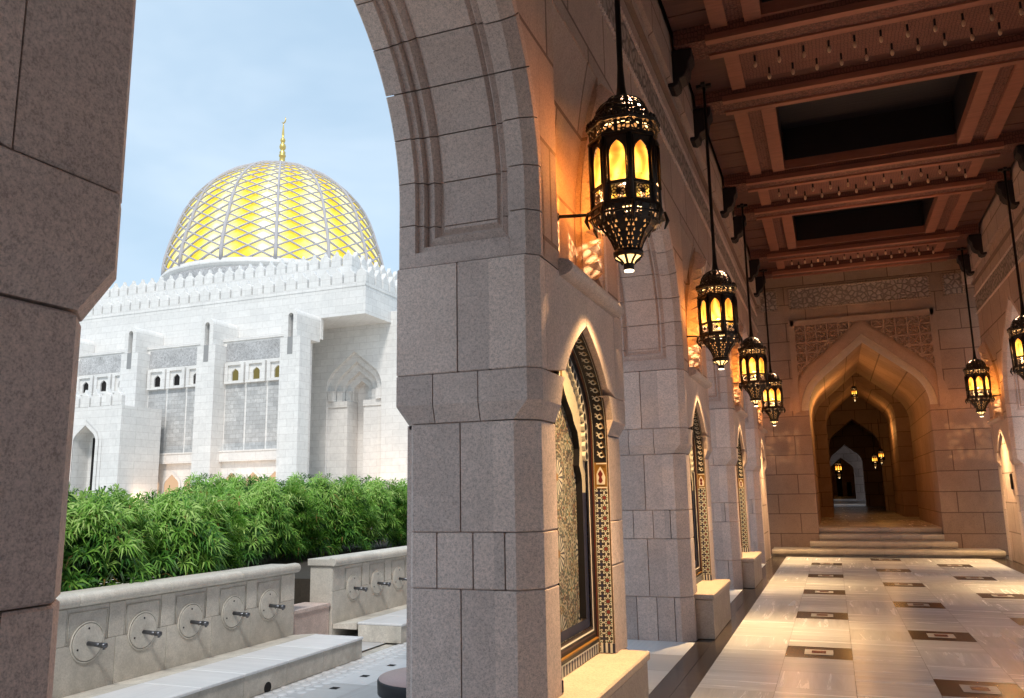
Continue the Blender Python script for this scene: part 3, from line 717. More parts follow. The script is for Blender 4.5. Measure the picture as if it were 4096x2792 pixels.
# ------------------------------------------------------------------ arches between the piers
def make_arch():
    ymid = 2.636; root = empty('stone_arch', (-1.82, ymid, 2.78), 'x', 'arch', 'granite arches of the arcade')
    half = 1.340; c = [(half, 2.779), (half, 2.96)] + keel(half, 3.15, 1.25, 55, 26)
    # dense arc-length samples of the half curve, springing -> apex
    def dense(c_, ds=.02):
        out = [c_[0]]
        for a, d in zip(c_, c_[1:]):
            n = max(1, int(math.dist(a, d) / ds))
            for k in range(1, n + 1): out.append((a[0] + (d[0] - a[0]) * k / n, a[1] + (d[1] - a[1]) * k / n))
        return out
    LFT_W = .15; D = dense(c); s_ = [0]
    for a, d in zip(D, D[1:]): s_.append(s_[-1] + math.dist(a, d))
    tot = s_[-1]
    def at(s):
        s = max(0, min(tot, s)); i = next(k for k in range(1, len(s_)) if s_[k] >= s - 1e-9)
        u = (s - s_[i - 1]) / (s_[i] - s_[i - 1] + 1e-12); a, d = D[i - 1], D[i]
        p = (a[0] + (d[0] - a[0]) * u, a[1] + (d[1] - a[1]) * u); j0, j1 = max(0, i - 2), min(len(D) - 1, i + 1)
        tx, tz = D[j1][0] - D[j0][0], D[j1][1] - D[j0][1]; L = math.hypot(tx, tz); return p, (tz / L, -tx / L)   # outward normal (away from opening)
    # trough profile across the soffit: (x, depth into the stone); nested steps open at s0
    flat = [(-2.225, .0), (-1.45, .0)]
    full = [(-2.245, .03), (-2.225, 0), (-2.125, 0), (-2.122, .034), (-2.085, .034), (-2.082, .082), (-2.03, .06), (-2.0, .115), (-1.975, .09), (-1.65, .09), (-1.63, .115), (-1.605, .06), (-1.565, .082), (-1.562, .034), (-1.545, .034), (-1.542, 0), (-1.45, 0), (XU, .065), (XU, .135)]
    LFT, RGT = full[2:9], full[-4:-11:-1]           # left / right moulding, outside -> inside (same depths)
    n = max(2, int(round(tot / .245))); vo = tot / n; g = .0035
    for sgn in (-1, 1):
        pass
    b = MB()
    for sgn in (-1, 1):
        for k in range(n):
            sa, sb = k * vo + g, (k + 1) * vo - g; segs = 7; prev = None; tn = .3 + .4 * rnd.random()
            ss = [sa + (sb - sa) * i / segs for i in range(segs + 1)]
            def pt(x, d_, s):
                p, nn = at(s); return (x, ymid + sgn * (p[0] + nn[0] * d_), p[1] + nn[1] * d_)
            def quad(q): b.face(q if sgn > 0 else q[::-1], 0, tint=tn)
            spans = [(full, ss)]
            if k == 0:                                      # plain foot with the mitred end of the sunk panel
                s0 = .085
                spans = [(full[:3], ss), (full[-4:], ss), ([(-2.1235, 0), (-1.5435, 0)], [sa, s0])]
                for side in (LFT, RGT):
                    for (xa, da), (xb, db) in zip(side, side[1:]):
                        ta, tb = abs(xa - side[0][0]) * LFT_W / abs(side[-1][0] - side[0][0]), abs(xb - side[0][0]) * LFT_W / abs(side[-1][0] - side[0][0])
                        q = [pt(xa, da, s0 + ta), pt(xb, db, s0 + tb), pt(xb, db, sb), pt(xa, da, sb)]; quad(q if side is LFT else q[::-1])
                for i in range(6):
                    (xl, dl), (xl2, dl2), (xr, dr), (xr2, dr2) = LFT[i], LFT[i + 1], RGT[i], RGT[i + 1]
                    ta, tb = xl - LFT[0][0], xl2 - LFT[0][0]
                    quad([pt(xl, dl, s0 + ta), pt(xr, dr, s0 + ta), pt(xr2, dr2, s0 + tb), pt(xl2, dl2, s0 + tb)])
                quad([pt(LFT[6][0], .09, s0 + LFT_W), pt(RGT[6][0], .09, s0 + LFT_W), pt(RGT[6][0], .09, sb), pt(LFT[6][0], .09, sb)])
            for pf, st in spans:
                rings = [[pt(x, d_, s) for x, d_ in pf] for s in st]
                for i in range(len(st) - 1):
                    for j in range(len(pf) - 1): quad([rings[i][j], rings[i][j + 1], rings[i + 1][j + 1], rings[i + 1][j]])
            for e, s in ((0, ss[0]), (1, ss[-1])):           # joint faces
                pf = [full[0], full[1], full[-3], full[-2], full[-1]] if k == 0 and e == 0 else full
                rr = [pt(x, d_, s) for x, d_ in pf]; b.face(rr + [pt(full[-1][0], .13, s), pt(full[0][0], .13, s)], 0, tint=tn)
    b.build('voussoirs', STONE, root)
    # spandrel wall above the arch ring
    b = MB()
    for sgn in (-1, 1):
        cur = [];
        for i in range(41):
            p, nn = at(tot * i / 40); cur.append((p[0] + nn[0] * .128, p[1] + nn[1] * .128))
        cur = [(min(x, half + .128), z) for x, z in cur if x > .0]; cur.append((0.0, cur[-1][1] + .02))
        for xf, rev in ((XU - .0005, False), (-2.24, True)):
            for i in range(len(cur) - 1):
                q = [(xf, ymid + sgn * cur[i][0], cur[i][1]), (xf, ymid + sgn * cur[i][0], 6.05), (xf, ymid + sgn * cur[i + 1][0], 6.05), (xf, ymid + sgn * cur[i + 1][0], cur[i + 1][1])]
                b.face(q, 0)
        for i in range(len(cur) - 1):
            b.face([(XU - .001, ymid + sgn * cur[i][0], cur[i][1]), (XU - .001, ymid + sgn * cur[i + 1][0], cur[i + 1][1]), (-2.24, ymid + sgn * cur[i + 1][0], cur[i + 1][1]), (-2.24, ymid + sgn * cur[i][0], cur[i][1])])
    b.face([(XU - .001, ymid - 1.5, 6.05), (XU - .001, ymid + 1.5, 6.05), (-2.24, ymid + 1.5, 6.05), (-2.24, ymid - 1.5, 6.05)])
    b.box(XU - .001, XU + .05, ymid - half - .1, ymid + half + .1, 5.80, 5.86)
    b.build('spandrel_wall', WALL, root)
    frieze(root, ymid - half - .10, ymid + half + .10)
    return root
ARCH_LAB = ['large open arch framing the view of the mosque and dome', 'second left arch, between the big middle pier and the second pier', 'third left arch, behind the second and third lanterns', 'last left arch, just before the end wall']
arch = make_arch(); arch['label'] = ARCH_LAB[0]
for k in (1, 2, 3): a = copy_tree(arch); a.location.y += k * PER; a['label'] = ARCH_LAB[k]
MIR = True
ar = make_arch(); ar.location.y += 3 * PER; ar['label'] = 'right-hand arch at the right edge of the photo, pale daylight on its soffit'; ar['group'] = 'granite arches of the right arcade'
MIR = False

# ------------------------------------------------------------------ benches
def make_bench():
    root = empty('stone_bench', (-1.33, YC - .06, 0), 'x', 'bench', 'stone benches below the mosaic niches')
    b = MB(); b.prism([(-1.43, 4.18), (-1.243, 4.18), (-1.243, 5.60), (-1.43, 5.60)], 'Z', 0.004, .388, 0, .004); b.build('block', BENCHST, root)
    b = MB(); b.prism([(-1.428, 4.16), (-1.236, 4.16), (-1.226, 4.172), (-1.226, 5.612), (-1.236, 5.624), (-1.428, 5.624), (-1.428, 5.47), (-1.54, 5.45), (-1.54, 4.36), (-1.428, 4.34)], 'Z', .394, .452, 0, .010); b.build('seat_slab', BENCHST, root)
    return root
bench = make_bench(); bench['label'] = 'lamplit stone bench below the large mosaic, bottom centre of the photo'
for k, l in ((1, 'stone bench against the second left pier, orange lit top'), (2, 'small-looking far stone bench against the third left pier')):
    q = copy_tree(bench); q.location.y += k * PER; q['label'] = l

# ------------------------------------------------------------------ lanterns
def octa(r, ph=22.5): return [(r * math.cos(R(ph + 45 * i)), r * math.sin(R(ph + 45 * i))) for i in range(8)]
LX, LZ = -1.095, 2.876
def make_lantern():
    root = empty('hanging_lantern', (LX, YC, LZ), 'x', 'lantern', 'pierced bronze hanging lanterns')
    X, Y, Z = LX, YC, LZ; C = (X, Y, Z); PH = R(22.5); ap = math.cos(PH)
    b = MB(); b.tube([(X, Y, Z + 1.165), (X, Y, Z + 1.20), (X, Y, Z + 1.26), (X, Y, Z + 1.40), (X, Y, 6.40)], [.05, .036, .028, .020, .018], 10); b.build('rod', RODM, root)
    b = MB(); b.box(X - .09, X + .09, Y - .025, Y + .025, 6.385, 6.42); b.box(X - .025, X + .025, Y - .09, Y + .09, 6.383, 6.418); b.build('ceiling_cross_plate', RODM, root)
    # dome: eight pierced gores with ribs
    pf = [(.188, .965), (.187, 1.00), (.180, 1.04), (.165, 1.08), (.138, 1.12), (.10, 1.15), (.055, 1.172), (.03, 1.178)]
    b = MB(); b.lathe(pf, 8, C, 0, PH, False); o = b.build('dome', P_LACE, root)
    b = MB()
    for i in range(8):
        a = PH + i * math.pi / 4; b.tube([(X + r * math.cos(a), Y + r * math.sin(a), Z + z) for r, z in pf], .0085, 6)
    for z, r in ((1.045, .181), (1.010, .190), (1.075, .171)): b.tube([(X + r * math.cos(PH + k * math.pi / 4), Y + r * math.sin(PH + k * math.pi / 4), Z + z) for k in range(8)], .007, 6, closed=True)
    b.build('rib', BRONZE, o)
    b = MB(); b.lathe([(.172, .955), (.172, .96), (.001, .965)], 12, C, 0, 0); b.lathe([(.07, .405), (.07, .46), (.06, .462)], 14, C); b.lathe([(.001, .66), (.03, .675), (.04, .70), (.03, .725), (.001, .74)], 10, (X, Y, Z + 20)) if False else None; b.build('inner_diffuser', glow_star, root)
    # cornice and upper gallery
    b = MB(); b.lathe([(.19, .935), (.243, .94), (.246, .955), (.232, .966), (.19, .975)], 8, C, 0, PH, False)
    for i in range(8):
        a0 = PH + i * math.pi / 4; a1 = a0 + math.pi / 4
        for q in range(5):
            u = (q + .5) / 5; x = X + .236 * (math.cos(a0) * (1 - u) + math.cos(a1) * u); y = Y + .236 * (math.sin(a0) * (1 - u) + math.sin(a1) * u)
            b.lathe([(.012, .964), (.014, .98), (.003, .995)], 5, (x, y, Z), 0)
    b.lathe([(.20, .83), (.236, .838), (.236, .850), (.226, .862), (.20, .862)], 8, C, 0, PH, False)
    b.build('cornice', BRONZE, root)
    b = MB(); b.lathe([(.224, .856), (.230, .938)], 8, C, 0, PH, False); b.f = b.f[:8]; b.m = b.m[:8]; b.sm = b.sm[:8]; b.t = b.t[:8]; g = b.build('upper_gallery', P_LACE, root)
    b = MB(); b.lathe([(.17, .86), (.17, .93)], 12, C); b.build('gallery_diffuser', glow_dim, g)
    b = MB(); b.lathe([(.001, .582), (.19, .582), (.19, .588), (.001, .588)], 16, C); b.build('added_light_baffle', BRONZE, root)  # unseen baffle added to keep the two inner lights apart
    # body frame: corner posts, rails, arched heads
    rb = .218
    b = MB()
    for i in range(8):
        a = PH + i * math.pi / 4; x, y = X + rb * math.cos(a), Y + rb * math.sin(a)
        b.tube([(x, y, Z + .395), (x, y, Z + .84)], .014, 8)
        for s in (-1, 1): 
            aa = a + s * .085; b.tube([(X + (rb + .008) * math.cos(aa), Y + (rb + .008) * math.sin(aa), Z + .53), (X + (rb + .008) * math.cos(aa), Y + (rb + .008) * math.sin(aa), Z + .82)], .006, 6)
    b.lathe([(.20, .395), (.222, .395), (.222, .418), (.20, .418)], 8, C, 0, PH, False); b.lathe([(.205, .515), (.222, .515), (.222, .538), (.205, .538)], 8, C, 0, PH, False)
    w = rb * math.sin(PH)               # half width of a face
    for i in range(8):                   # flat face plates with pointed openings, pierced star squares below
        a = i * math.pi / 4; n_ = Vector((math.cos(a), math.sin(a), 0)); t_ = Vector((-math.sin(a), math.cos(a), 0)); o_ = Vector(C) + n_ * (rb * ap - .002)
        hw = .050; ar_ = [(hw, .545), (hw, .715), (hw * .93, .742), (hw * .72, .768), (hw * .36, .789), (0, .803)]
        for s in (-1, 1):
            P = lambda u, z: o_ + t_ * (s * u) + Vector((0, 0, z))
            for (u0, z0), (u1, z1) in zip(ar_, ar_[1:]):
                q = [P(u0, z0), P(w, z0), P(w, z1), P(u1, z1)]; b.face(q if s > 0 else q[::-1])
            q = [P(w, .803), P(w, .84), P(0, .84), P(0, .803)]; b.face(q)
            b.face([P(w, .395), P(w, .545), P(.048, .545), P(.048, .395)])
    body = b.build('body_frame', BRONZE, root)
    for i in range(8):
        a = i * math.pi / 4; n_ = Vector((math.cos(a), math.sin(a), 0)); t_ = Vector((-math.sin(a), math.cos(a), 0))
        b = MB(); o_ = Vector(C) + n_ * (rb * ap - .012); pts = [(-.054, .54), (.054, .54), (.054, .715), (.048, .748), (.034, .778), (0, .808), (-.034, .778), (-.048, .748), (-.054, .715)]
        b.face([o_ + t_ * u + Vector((0, 0, z)) for u, z in pts]); b.build('amber_pane', AMBER, root)
        b = MB(); o_ = Vector(C) + n_ * (rb * ap + .001); b.face([o_ + t_ * u + Vector((0, 0, z)) for u, z in ((-.049, .42), (.049, .42), (.049, .513), (-.049, .513))], uv=[(0, 0), (1, 0), (1, 1), (0, 1)]); b.build('star_grille', P_STAR, root)
    # lower cornice, drooping fringe gallery
    b = MB(); b.lathe([(.20, .366), (.226, .372), (.243, .385), (.240, .397), (.20, .400)], 8, C, 0, PH, False); b.build('lower_cornice', BRONZE, root)
    b = MB(); b.lathe([(.218, .285), (.236, .335), (.243, .378)], 8, C, 0, PH, False); b.f = b.f[:16]; b.m = b.m[:16]; b.sm = b.sm[:16]; b.t = b.t[:16]; fr = b.build('fringe_gallery', P_SLOT, root)
    b = MB(); b.tube([(X + .240 * math.cos(PH + k * math.pi / 4), Y + .240 * math.sin(PH + k * math.pi / 4), Z + .336) for k in range(8)], .009, 6, closed=True)
    for k in range(8):
        a = PH + k * math.pi / 4; b.tube([(X + .246 * math.cos(a), Y + .246 * math.sin(a), Z + .39), (X + .262 * math.cos(a), Y + .262 * math.sin(a), Z + .33), (X + .240 * math.cos(a), Y + .240 * math.sin(a), Z + .275)], [.008, .014, .005], 6)
    b.build('fringe_rim', BRONZE, fr)
    # bowl
    bp = [(.188, .345), (.186, .315), (.165, .280), (.130, .240), (.105, .195), (.088, .155), (.080, .135)]
    b = MB(); b.lathe(bp[::-1], 8, C, 0, PH, False); b.f = b.f[:48]; b.m = b.m[:48]; b.sm = b.sm[:48]; b.t = b.t[:48]; bo = b.build('bowl', P_SCALE, root)
    b = MB()
    for i in range(8):
        a = PH + i * math.pi / 4; b.tube([(X + r * math.cos(a), Y + r * math.sin(a), Z + z) for r, z in bp], .007, 6)
    b.lathe([(.182, .305), (.196, .312), (.196, .328), (.182, .335)], 8, C, 0, PH, False); b.build('bowl_rib', BRONZE, bo)
    b = MB(); b.lathe([(.055, .15), (.09, .25), (.14, .33), (.001, .335)], 12, C); b.build('bowl_diffuser', glow_dim, bo)
    b = MB(); b.lathe([(.078, .088), (.094, .095), (.097, .115), (.092, .130), (.078, .138)], 16, C); b.build('collar', BRONZE, root)
    b = MB(); b.lathe([(.034, .045), (.05, .066), (.082, .088)], 16, C, 0); o = b.build('tip_cup', HOTC, root)
    b = MB()
    for i in range(8):
        a = i * math.pi / 4; b.tube([(X + r * math.cos(a), Y + r * math.sin(a), Z + z) for r, z in ((.036, .046), (.053, .066), (.084, .088))], .009, 5)
    b.build('tip_rib', BRONZE, o)
    b = MB(); b.lathe([(.033, .006), (.035, .045), (.034, .05)], 16, C); b.build('nozzle', BRONZE, root)
    b = MB(); b.lathe([(.001, -.002), (.030, -.002), (.031, .004), (.001, .005)], 16, C); b.build('lens', HOT, root)
    # stay bar to the pier
    b = MB(); b.tube([(X - .215, Y, Z + .405), (-1.575, Y, Z + .428)], .0115, 8)
    b.lathe([(.001, -.03), (.018, -.02), (.022, 0), (.018, .02), (.001, .03)], 8, (-1.565, Y, Z + .428)); b.box(-1.584, -1.572, Y - .03, Y + .03, Z + .34, Z + .52); b.build('stay_bar', RODM, root)
    # lights: bulb behind the pierced metal, downlight below the tip
    ld = bpy.data.lights.new('bulb', 'POINT'); ld.energy = BULB; ld.color = (1, .60, .28); ld.shadow_soft_size = .006
    lo = bpy.data.objects.new('bulb', ld); col.objects.link(lo); lo.parent = root; lo.location = (0, 0, .565)
    lg = bpy.data.lights.new('pane_glow', 'POINT'); lg.energy = PANE; lg.color = (1, .50, .16); lg.shadow_soft_size = .13
    lo = bpy.data.objects.new('pane_glow', lg); col.objects.link(lo); lo.parent = root; lo.location = (0, 0, .70)
    lu = bpy.data.lights.new('uplight', 'SPOT'); lu.energy = UPL; lu.color = (1, .62, .36); lu.spot_size = R(88); lu.spot_blend = .9; lu.shadow_soft_size = .05
    lo = bpy.data.objects.new('uplight', lu); col.objects.link(lo); lo.parent = root; lo.location = (0, 0, 1.04); lo.rotation_euler = (math.pi, R(42) * (-1 if MIR else 1), 0)
    ls = bpy.data.lights.new('downlight', 'SPOT'); ls.energy = SPOT; ls.color = (1, .62, .27); ls.spot_size = R(100); ls.spot_blend = 1.0; ls.shadow_soft_size = .03
    lo = bpy.data.objects.new('downlight', ls); col.objects.link(lo); lo.parent = root; lo.location = (0, 0, -.03)
    lf = bpy.data.lights.new('floor_beam', 'SPOT'); lf.energy = 470; lf.color = (1, .70, .36); lf.spot_size = R(62); lf.spot_blend = .9; lf.shadow_soft_size = .03
    lo = bpy.data.objects.new('floor_beam', lf); col.objects.link(lo); lo.parent = root; lo.location = (0, 0, -.03)
    return root
BULB, SPOT, UPL, PANE = 85, 330, 620, 250
glow_star = glow('star_glow', (1, .62, .24), 5); glow_dim = glow('pierced_glow', (1, .45, .14), .9); HOTC = glow('tip_glass', (1, .62, .22), 3.0)
lan = make_lantern(); lan['label'] = 'largest lantern, hanging in front of the big middle pier, nearest the camera'
for k, l in ((1, 'second lantern along the left row, in front of the second pier'), (2, 'third lantern along the left row, smaller, partly behind the second'), (3, 'fourth and farthest lantern of the left row, before the end wall')):
    q = copy_tree(lan); q.location.y += k * PER; q['label'] = l
MIR = True
lr = make_lantern(); lr.location.y += 3 * PER; lr['label'] = 'lantern hanging by the right pier, to the right of the end-wall arch'
MIR = False
q = copy_tree(lr); q.location.y -= PER; q['label'] = 'lantern cut off by the right edge of the photo'
def small_lantern(loc, s, label, name='hanging_lantern'):
    q = copy_tree(lan, skip=('downlight', 'floor_beam', 'uplight', 'bulb', 'pane_glow', 'stay_bar', 'ceiling_cross_plate')); q.location = loc; q.scale = (s, s, s); q['label'] = label; q['group'] = 'small far lanterns beyond the end wall'; q.name = 'far_lantern'; return q
small_lantern((.84, 27.2, 4.15), .40, 'tiny lantern hanging inside the vault beyond the end-wall arch')
small_lantern((1.60, 35.0, 2.25), .5, 'left of two small glowing lanterns deep in the far passage')
small_lantern((1.86, 35.3, 2.42), .5, 'right of two small glowing lanterns deep in the far passage')
small_lantern((.72, 98.5, 2.55), 1.75, 'orange glowing lantern at the very end of the passage')

# ------------------------------------------------------------------ ceiling
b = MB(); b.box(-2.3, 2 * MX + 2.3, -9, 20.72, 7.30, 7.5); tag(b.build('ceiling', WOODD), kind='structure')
XL_, XRr = XU, 2 * MX - XU
b = MB()
for x0, x1 in ((XL_ - .02, XL_ + .06), (XRr - .06, XRr + .02)):
    b.box(x0, x1, -9, 20.70, 6.055, 6.61); 
for x0, x1 in ((-2.3, XL_ - .002), (XRr + .002, 2 * MX + 2.3)): b.box(x0, x1, -9, 20.70, 6.06, 7.3)
tag(b.build('wall_coping', WALL), kind='structure')
def make_beam():
    root = empty('ceiling_beam', (MX, 0, 6.42), 'x', 'beam', 'carved timber ceiling beams')
    b = MB(); b.box(XL_ + .10, XRr - .10, -.20, .20, 6.45, 7.29); b.build('beam_body', WOODC, root)
    b = MB()
    for y0, y1, z0, z1 in ((-.215, -.12, 6.425, 6.50), (.12, .215, 6.425, 6.50), (-.235, -.20, 6.62, 6.68), (.20, .235, 6.62, 6.68)): b = MB(); b.box(XL_ + .45, XRr - .45, y0, y1, z0, z1); b.build('moulding', WOODL, root)
    for s in (0, 1):
        f = (lambda x: x) if not s else (lambda x: 2 * MX - x)
        pts = [(f(XL_ + x), z) for x, z in ((0, 6.02), (.06, 6.00), (.11, 6.03), (.13, 6.09), (.19, 6.12), (.23, 6.19), (.24, 6.28), (.28, 6.34), (.28, 6.44), (0, 6.44))]
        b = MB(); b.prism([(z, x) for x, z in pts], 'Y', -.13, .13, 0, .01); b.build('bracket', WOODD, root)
    return root
beams = []; bm = make_beam()
NB = {0: 'first', 1: 'second', 2: 'third', 3: 'fourth'}
for k in range(0, 4):
    for s, nm in ((-.77, 'near'), (.77, 'far')):
        q = bm if not beams else copy_tree(bm); q.location.y = YC + k * PER + s; beams.append(q)
        q['label'] = {0: '%s beam of the pair overhead before the upper picture edge' % nm, 1: '%s beam of the pair above the second lanterns, top right of the photo' % nm, 2: '%s beam of the middle pair, above the third left lantern' % nm, 3: '%s beam of the pair closest to the end wall' % nm}[k]
def make_panel():
    root = empty('pendant_panel', (MX, 0, 6.5), 'x', 'ceiling panel', 'carved panels with small pendants between beams')
    b = MB(); b.box(XL_ + .10, XRr - .10, -.565, .565, 6.60, 6.64); b.box(-.63, 2 * MX + .63, -.42, .34, 6.555, 6.602, 1); b.build('board', [WOOD, WOODC], root)
    for a in (-.80, 2 * MX + .63): b = MB(); b.box(a, a + .17, -.50, .50, 6.53, 6.60); b.build('end_strip', WOODL, root)
    first = None
    for r_ in range(2):
        for i in range(11):
            x = -.46 + i * .272 + (.136 if r_ else 0); y = -.22 + r_ * .36
            if first is None:
                bb = MB(); bb.lathe([(.012, 0), (.012, -.07), (.006, -.08)], 8, (x, y, 6.555), 0); bb.lathe([(.006, -.075), (.018, -.095), (.022, -.12), (.015, -.145), (.002, -.155)], 8, (x, y, 6.555), 1)
                first = bb.build('pendant', [WOODD, TIPM], root); fx, fy = x, y
            else:
                q = first.copy(); col.objects.link(q); q.parent = root; q.location = (x - fx, y - fy, 0)
    return root
pn = make_panel(); pn.location.y = YC + PER; pn['label'] = 'pendant-hung panel between the two beams above the second lanterns, top right'
for k, l in ((2, 'pendant-hung panel between the middle pair of beams, orange lit'), (3, 'dim pendant-hung panel between the beams closest to the end wall')):
    q = copy_tree(pn); q.location.y = YC + k * PER; q['label'] = l
def make_coffer():
    root = empty('coffer', (MX, 0, 6.6), 'x', 'ceiling coffer', 'deep dark coffers between the beam pairs')
    y0, y1 = -1.31, 1.31
    b = MB()
    for a, c_ in ((-.86, -.68), (2.50, 2.68)): q = MB(); q.box(a, c_, y0, y1, 6.55, 6.72); q.build('joist', WOODL, root)
    for a, c_, e, f in ((-.50, -.32, y0, y1), (2.14, 2.32, y0, y1)): b.box(a, c_, e, f, 6.55, 6.72)
    b.box(-.32, 2.14, y0, y0 + .24, 6.56, 6.72); b.box(-.32, 2.14, y1 - .05, y1, 6.56, 6.72)
    b.build('frame', WOODL, root)
    for a, c_ in ((-.68, -.50), (2.32, 2.50)): b = MB(); b.box(a, c_, y0, y1, 6.60, 6.70); b.build('carved_strip', WOODC, root)
    for a, c_ in ((XL_ + .10, -.86), (2.68, XRr - .10)):
        n = 9; b = MB()
        for i in range(n): b.box(a, c_, y0 + (y1 - y0) * i / n + .006, y0 + (y1 - y0) * (i + 1) / n - .006, 6.62 + .006 * (i % 2), 6.66)
        b.box(a, c_, y0, y1, 6.645, 6.67); b.build('plank_panel', WOOD, root)
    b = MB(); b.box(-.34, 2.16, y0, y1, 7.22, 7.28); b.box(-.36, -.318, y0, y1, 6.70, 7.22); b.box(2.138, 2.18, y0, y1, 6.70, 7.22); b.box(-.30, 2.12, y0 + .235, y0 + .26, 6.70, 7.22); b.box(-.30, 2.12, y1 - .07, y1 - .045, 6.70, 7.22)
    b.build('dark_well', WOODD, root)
    b = MB()
    for i in range(13): b.lathe([(.01, 7.22), (.012, 7.12), (.018, 7.08), (.002, 7.05)], 6, (-.1 + i * .17, -.75 + .12 * (i % 2), 0))
    b.build('well_pendants', WOOD, root)
    return root
cf = make_coffer(); cf.location.y = YC + .5 * PER
for k, l in ((0, 'coffer at the top edge of the photo, before the second lanterns'), (1, 'large dark coffer with joist strips, upper right of the photo'), (2, 'smaller dark coffer next after the large one, above the third lantern')):
    q = cf if k == 0 else copy_tree(cf); q.location.y = YC + (k + .5) * PER; q['label'] = l

# ------------------------------------------------------------------ end wall, steps and the passage beyond
def portal(name, y0, y1, cx, half, spring, Rk, th, label, m, xw=(-6, 8), zt=8.2, zb=.3, ring=0.0):
    root = empty(name, (cx, y0, 0), label, 'wall'); c = [(half, zb)] + keel(half, spring, Rk, th, 14)
    b = MB()
    for s in (-1, 1):
        P = lambda p, y: (cx + s * p[0], y, p[1]); xo_ = xw[1] if s > 0 else xw[0]
        for i in range(len(c) - 1):
            a, d = c[i], c[i + 1]
            for y in (y0, y1):
                q = [P(a, y), (xo_, y, a[1]), (xo_, y, d[1]), P(d, y)]; b.face(q if (s > 0) == (y == y0) else q[::-1])
            ns = 8
            for k in range(ns):
                ya, yb = y0 + (y1 - y0) * k / ns, y0 + (y1 - y0) * (k + 1) / ns
                q = [P(a, ya), P(d, ya), P(d, yb), P(a, yb)]; b.face(q if s > 0 else q[::-1])
        za = c[-1][1]
        for y in (y0, y1): b.face([(cx, y, za), (xo_, y, za), (xo_, y, zt), (cx, y, zt)])
    b.face([(xw[0], y0, zt), (xw[1], y0, zt), (xw[1], y1, zt), (xw[0], y1, zt)])
    b.build('masonry', m, root)
    return root, c
EY = 20.72
ew, kc = portal('end_wall', EY, 26.1, MX, 1.305, 3.35, .98, 50, 'tall lamplit end wall with a deep pointed archway above the steps', ENDW, zb=-.3)
b = MB()                                   # moulded ring around the arch
c2 = [(x, z) for x, z in kc if z >= 3.0]; c2 = [(1.305, 3.3)] + kc[1:]
def offs(c_, d):
    out = []
    for i, p in enumerate(c_):
        a, e = c_[max(0, i - 1)], c_[min(len(c_) - 1, i + 1)]; tx, tz = e[0] - a[0], e[1] - a[1]; L = math.hypot(tx, tz) or 1
        out.append((p[0] + tz / L * d, p[1] - tx / L * d))
    x, z = out[-1]; px, pz = out[-2]; 
    if x > 1e-4: out[-1] = (0.0, z + (z - pz) / (px - x + 1e-9) * x) if px > x else (0.0, z)
    else: out[-1] = (0.0, pz + (z - pz) * px / (px - x + 1e-9))
    return out
for d0, d1, dep in ((.0, .07, .03), (.07, .16, .012), (.16, .40, .045), (.40, .44, .022)):
    A, B = offs(kc, d0) if d0 else kc, offs(kc, d1)
    for s in (-1, 1):
        for i in range(1 if d0 < .16 else 1, len(kc) - 1):
            q = [(MX + s * A[i][0], EY - dep, A[i][1]), (MX + s * B[i][0], EY - dep, B[i][1]), (MX + s * B[i + 1][0], EY - dep, B[i + 1][1]), (MX + s * A[i + 1][0], EY - dep, A[i + 1][1])]
            b.face(q if s < 0 else q[::-1], 1 if d0 > .1 else 0)
            for E2 in (A, B): b.face([(MX + s * E2[i][0], EY - dep, E2[i][1]), (MX + s * E2[i][0], EY + .02, E2[i][1]), (MX + s * E2[i + 1][0], EY + .02, E2[i + 1][1]), (MX + s * E2[i + 1][0], EY - dep, E2[i + 1][1])], 1 if d0 > .1 else 0)
b.build('arch_moulding', [STEPST, ENDC], ew)
# carved diaper field around the arch head (height-field), framed
ring_out = offs(kc, .44)
def inside_ring(x, z):
    x = abs(x)
    if z < ring_out[1][1]: return x < ring_out[1][0] + .0
    for (xa, za), (xb, zb_) in zip(ring_out[1:], ring_out[2:]):
        if za <= z <= zb_: return x < xa + (xb - xa) * (z - za) / (zb_ - za + 1e-9)
    return False
b = MB(); nx, nz = 216, 146; xa, xb, za, zb_ = -1.50, 1.50, 3.42, 5.42
def hf(x, z):
    p = .25; u, v = x / p, z / p
    fu, fv = u - math.floor(u) - .5, v - math.floor(v) - .5; r_ = math.hypot(fu, fv); a_ = math.atan2(fv, fu)
    star = r_ < .27 + .13 * math.cos(8 * a_); band = min(abs(fu + fv), abs(fu - fv), abs(abs(fu) - .5), abs(abs(fv) - .5)) < .075
    return .085 if r_ < .10 or (band and r_ > .2) else (.055 if star else .0) 
P = {}
for i in range(nx + 1):
    for j in range(nz + 1):
        x, z = xa + (xb - xa) * i / nx, za + (zb_ - za) * j / nz; P[i, j] = (MX + x, EY - .035 - hf(x, z) * .55, z)
for i in range(nx):
    for j in range(nz):
        x, z = xa + (xb - xa) * (i + .5) / nx, za + (zb_ - za) * (j + .5) / nz
        if not inside_ring(x, z): b.face([P[i, j], P[i + 1, j], P[i + 1, j + 1], P[i, j + 1]], 0)
b.build('carved_field', ENDC, ew)
b = MB()
for x0, x1, z0, z1 in ((-1.58, 1.58, 5.42, 5.56), (-1.62, -1.50, 3.30, 5.56), (1.50, 1.62, 3.30, 5.56)): b.box(MX + x0, MX + x1, EY - .07, EY + .01, z0, z1)
b.build('field_frame', ENDC, ew)
b = MB()                                   # roped frieze panels
